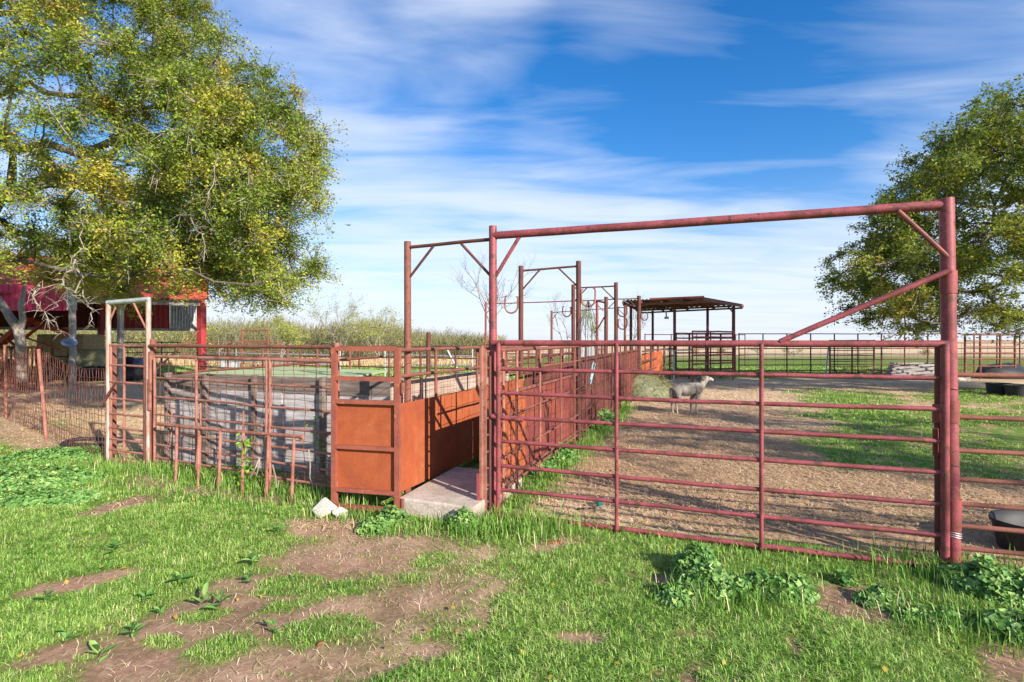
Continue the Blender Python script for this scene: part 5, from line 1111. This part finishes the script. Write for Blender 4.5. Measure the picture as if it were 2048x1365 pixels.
# ---------- world, sun, camera
SD=Vector((.654,-.755,0)).normalized(); EL=math.radians(25)
w=bpy.data.worlds.new('World'); bpy.context.scene.world=w; w.use_nodes=True; nt=w.node_tree
for nd in list(nt.nodes): nt.nodes.remove(nd)
wo=nt.nodes.new('ShaderNodeOutputWorld'); bg=nt.nodes.new('ShaderNodeBackground'); bg.inputs[1].default_value=.10
sky=nt.nodes.new('ShaderNodeTexSky'); sky.sky_type='NISHITA'; sky.sun_disc=False; sky.sun_elevation=EL; sky.sun_rotation=math.atan2(SD.x,SD.y); sky.air_density=1.0; sky.dust_density=.4; sky.ozone_density=2.5
hs=nt.nodes.new('ShaderNodeHueSaturation'); hs.inputs['Saturation'].default_value=1.38; hs.inputs['Value'].default_value=1.0; nt.links.new(sky.outputs[0],hs.inputs['Color'])
tc=nt.nodes.new('ShaderNodeTexCoord'); sp=nt.nodes.new('ShaderNodeSeparateXYZ'); nt.links.new(tc.outputs['Generated'],sp.inputs[0])
zz=math2(nt,'ADD',math2(nt,'MAXIMUM',sp.outputs[2],0.0),.10); cx_=math2(nt,'DIVIDE',sp.outputs[0],zz); cy_=math2(nt,'DIVIDE',sp.outputs[1],zz)
cmb=nt.nodes.new('ShaderNodeCombineXYZ'); nt.links.new(cx_,cmb.inputs[0]); nt.links.new(cy_,cmb.inputs[1])
mp=nt.nodes.new('ShaderNodeMapping'); mp.inputs['Rotation'].default_value=(0,0,math.radians(24)); mp.inputs['Scale'].default_value=(.8,2.6,1); mp.inputs['Location'].default_value=(3.1,1.2,0); nt.links.new(cmb.outputs[0],mp.inputs[0])
c1=noise(nt,mp.outputs[0],1.0,8,.52,.6); c2=noise(nt,cmb.outputs[0],.55,4,.5,.3)
el=ramp(nt,sp.outputs[2],[(0,.26),(.10,.20),(.22,.17),(.32,.02),(.45,.0)])
el2=nt.nodes.new('ShaderNodeMath')
d=math2(nt,'ADD',math2(nt,'MULTIPLY',c1,.95),math2(nt,'MULTIPLY',c2,.34)); d=math2(nt,'ADD',math2(nt,'SUBTRACT',d,.02),el)
def puff(px,py,rad_,amp):
    v=Vector(((px-CX)/F,1,(HZ-py)/F)).normalized(); dp=nt.nodes.new('ShaderNodeVectorMath'); dp.operation='DOT_PRODUCT'; dp.inputs[1].default_value=v
    nrm=nt.nodes.new('ShaderNodeVectorMath'); nrm.operation='NORMALIZE'; nt.links.new(tc.outputs['Generated'],nrm.inputs[0]); nt.links.new(nrm.outputs[0],dp.inputs[0])
    mr=nt.nodes.new('ShaderNodeMapRange'); mr.interpolation_type='SMOOTHSTEP'; mr.inputs[1].default_value=math.cos(rad_); mr.inputs[2].default_value=1; mr.inputs[3].default_value=0; mr.inputs[4].default_value=amp
    nt.links.new(dp.outputs['Value'],mr.inputs[0]); return mr.outputs[0]
for a in ((940,30,.15,.13),(650,60,.2,.05),(720,260,.2,.07),(540,120,.2,.05),(1050,400,.3,.07),(1800,330,.3,.08),(1700,120,.35,-.10),(1150,240,.25,-.12),(1500,190,.25,-.08),(900,250,.14,-.1)): d=math2(nt,'ADD',d,puff(*a))
cf=ramp(nt,d,[(.52,0),(.64,.20),(.76,.48),(.92,.75)])
hz=ramp(nt,sp.outputs[2],[(0,.75),(.06,.6),(.16,.2),(.3,0)])
skc=mixc(nt,hz,mixc(nt,1.0,hs.outputs[0],(.96,1.0,1.15),'MULTIPLY'),(3.6,4.1,5.4))
col=mixc(nt,cf,skc,(5.2,5.6,6.4))
nt.links.new(col,bg.inputs[0]); nt.links.new(bg.outputs[0],wo.inputs[0])
sl=bpy.data.lights.new('sun','SUN'); sl.energy=5.0; sl.angle=math.radians(.5); sl.color=(1,.93,.82); so=bpy.data.objects.new('sun',sl); C.objects.link(so)
ldir=Vector((-SD.x*math.cos(EL),-SD.y*math.cos(EL),-math.sin(EL))); so.rotation_euler=ldir.to_track_quat('-Z','Y').to_euler(); so.location=(10,-10,12)
cam=bpy.data.cameras.new('camera'); cam.sensor_width=36; cam.lens=36*F/2048; cam.clip_end=12000; cam.clip_start=.05; cam.shift_y=(HZ-682.5)/2048*-1*-1
co_=bpy.data.objects.new('camera',cam); co_.location=(0,0,H); co_.rotation_euler=(math.radians(90),0,0); C.objects.link(co_); bpy.context.scene.camera=co_
sc=bpy.context.scene; sc.view_settings.view_transform='Standard'; sc.view_settings.look='None'; sc.view_settings.exposure=.85; sc.view_settings.gamma=1
sc.render.resolution_x=1024; sc.render.resolution_y=682
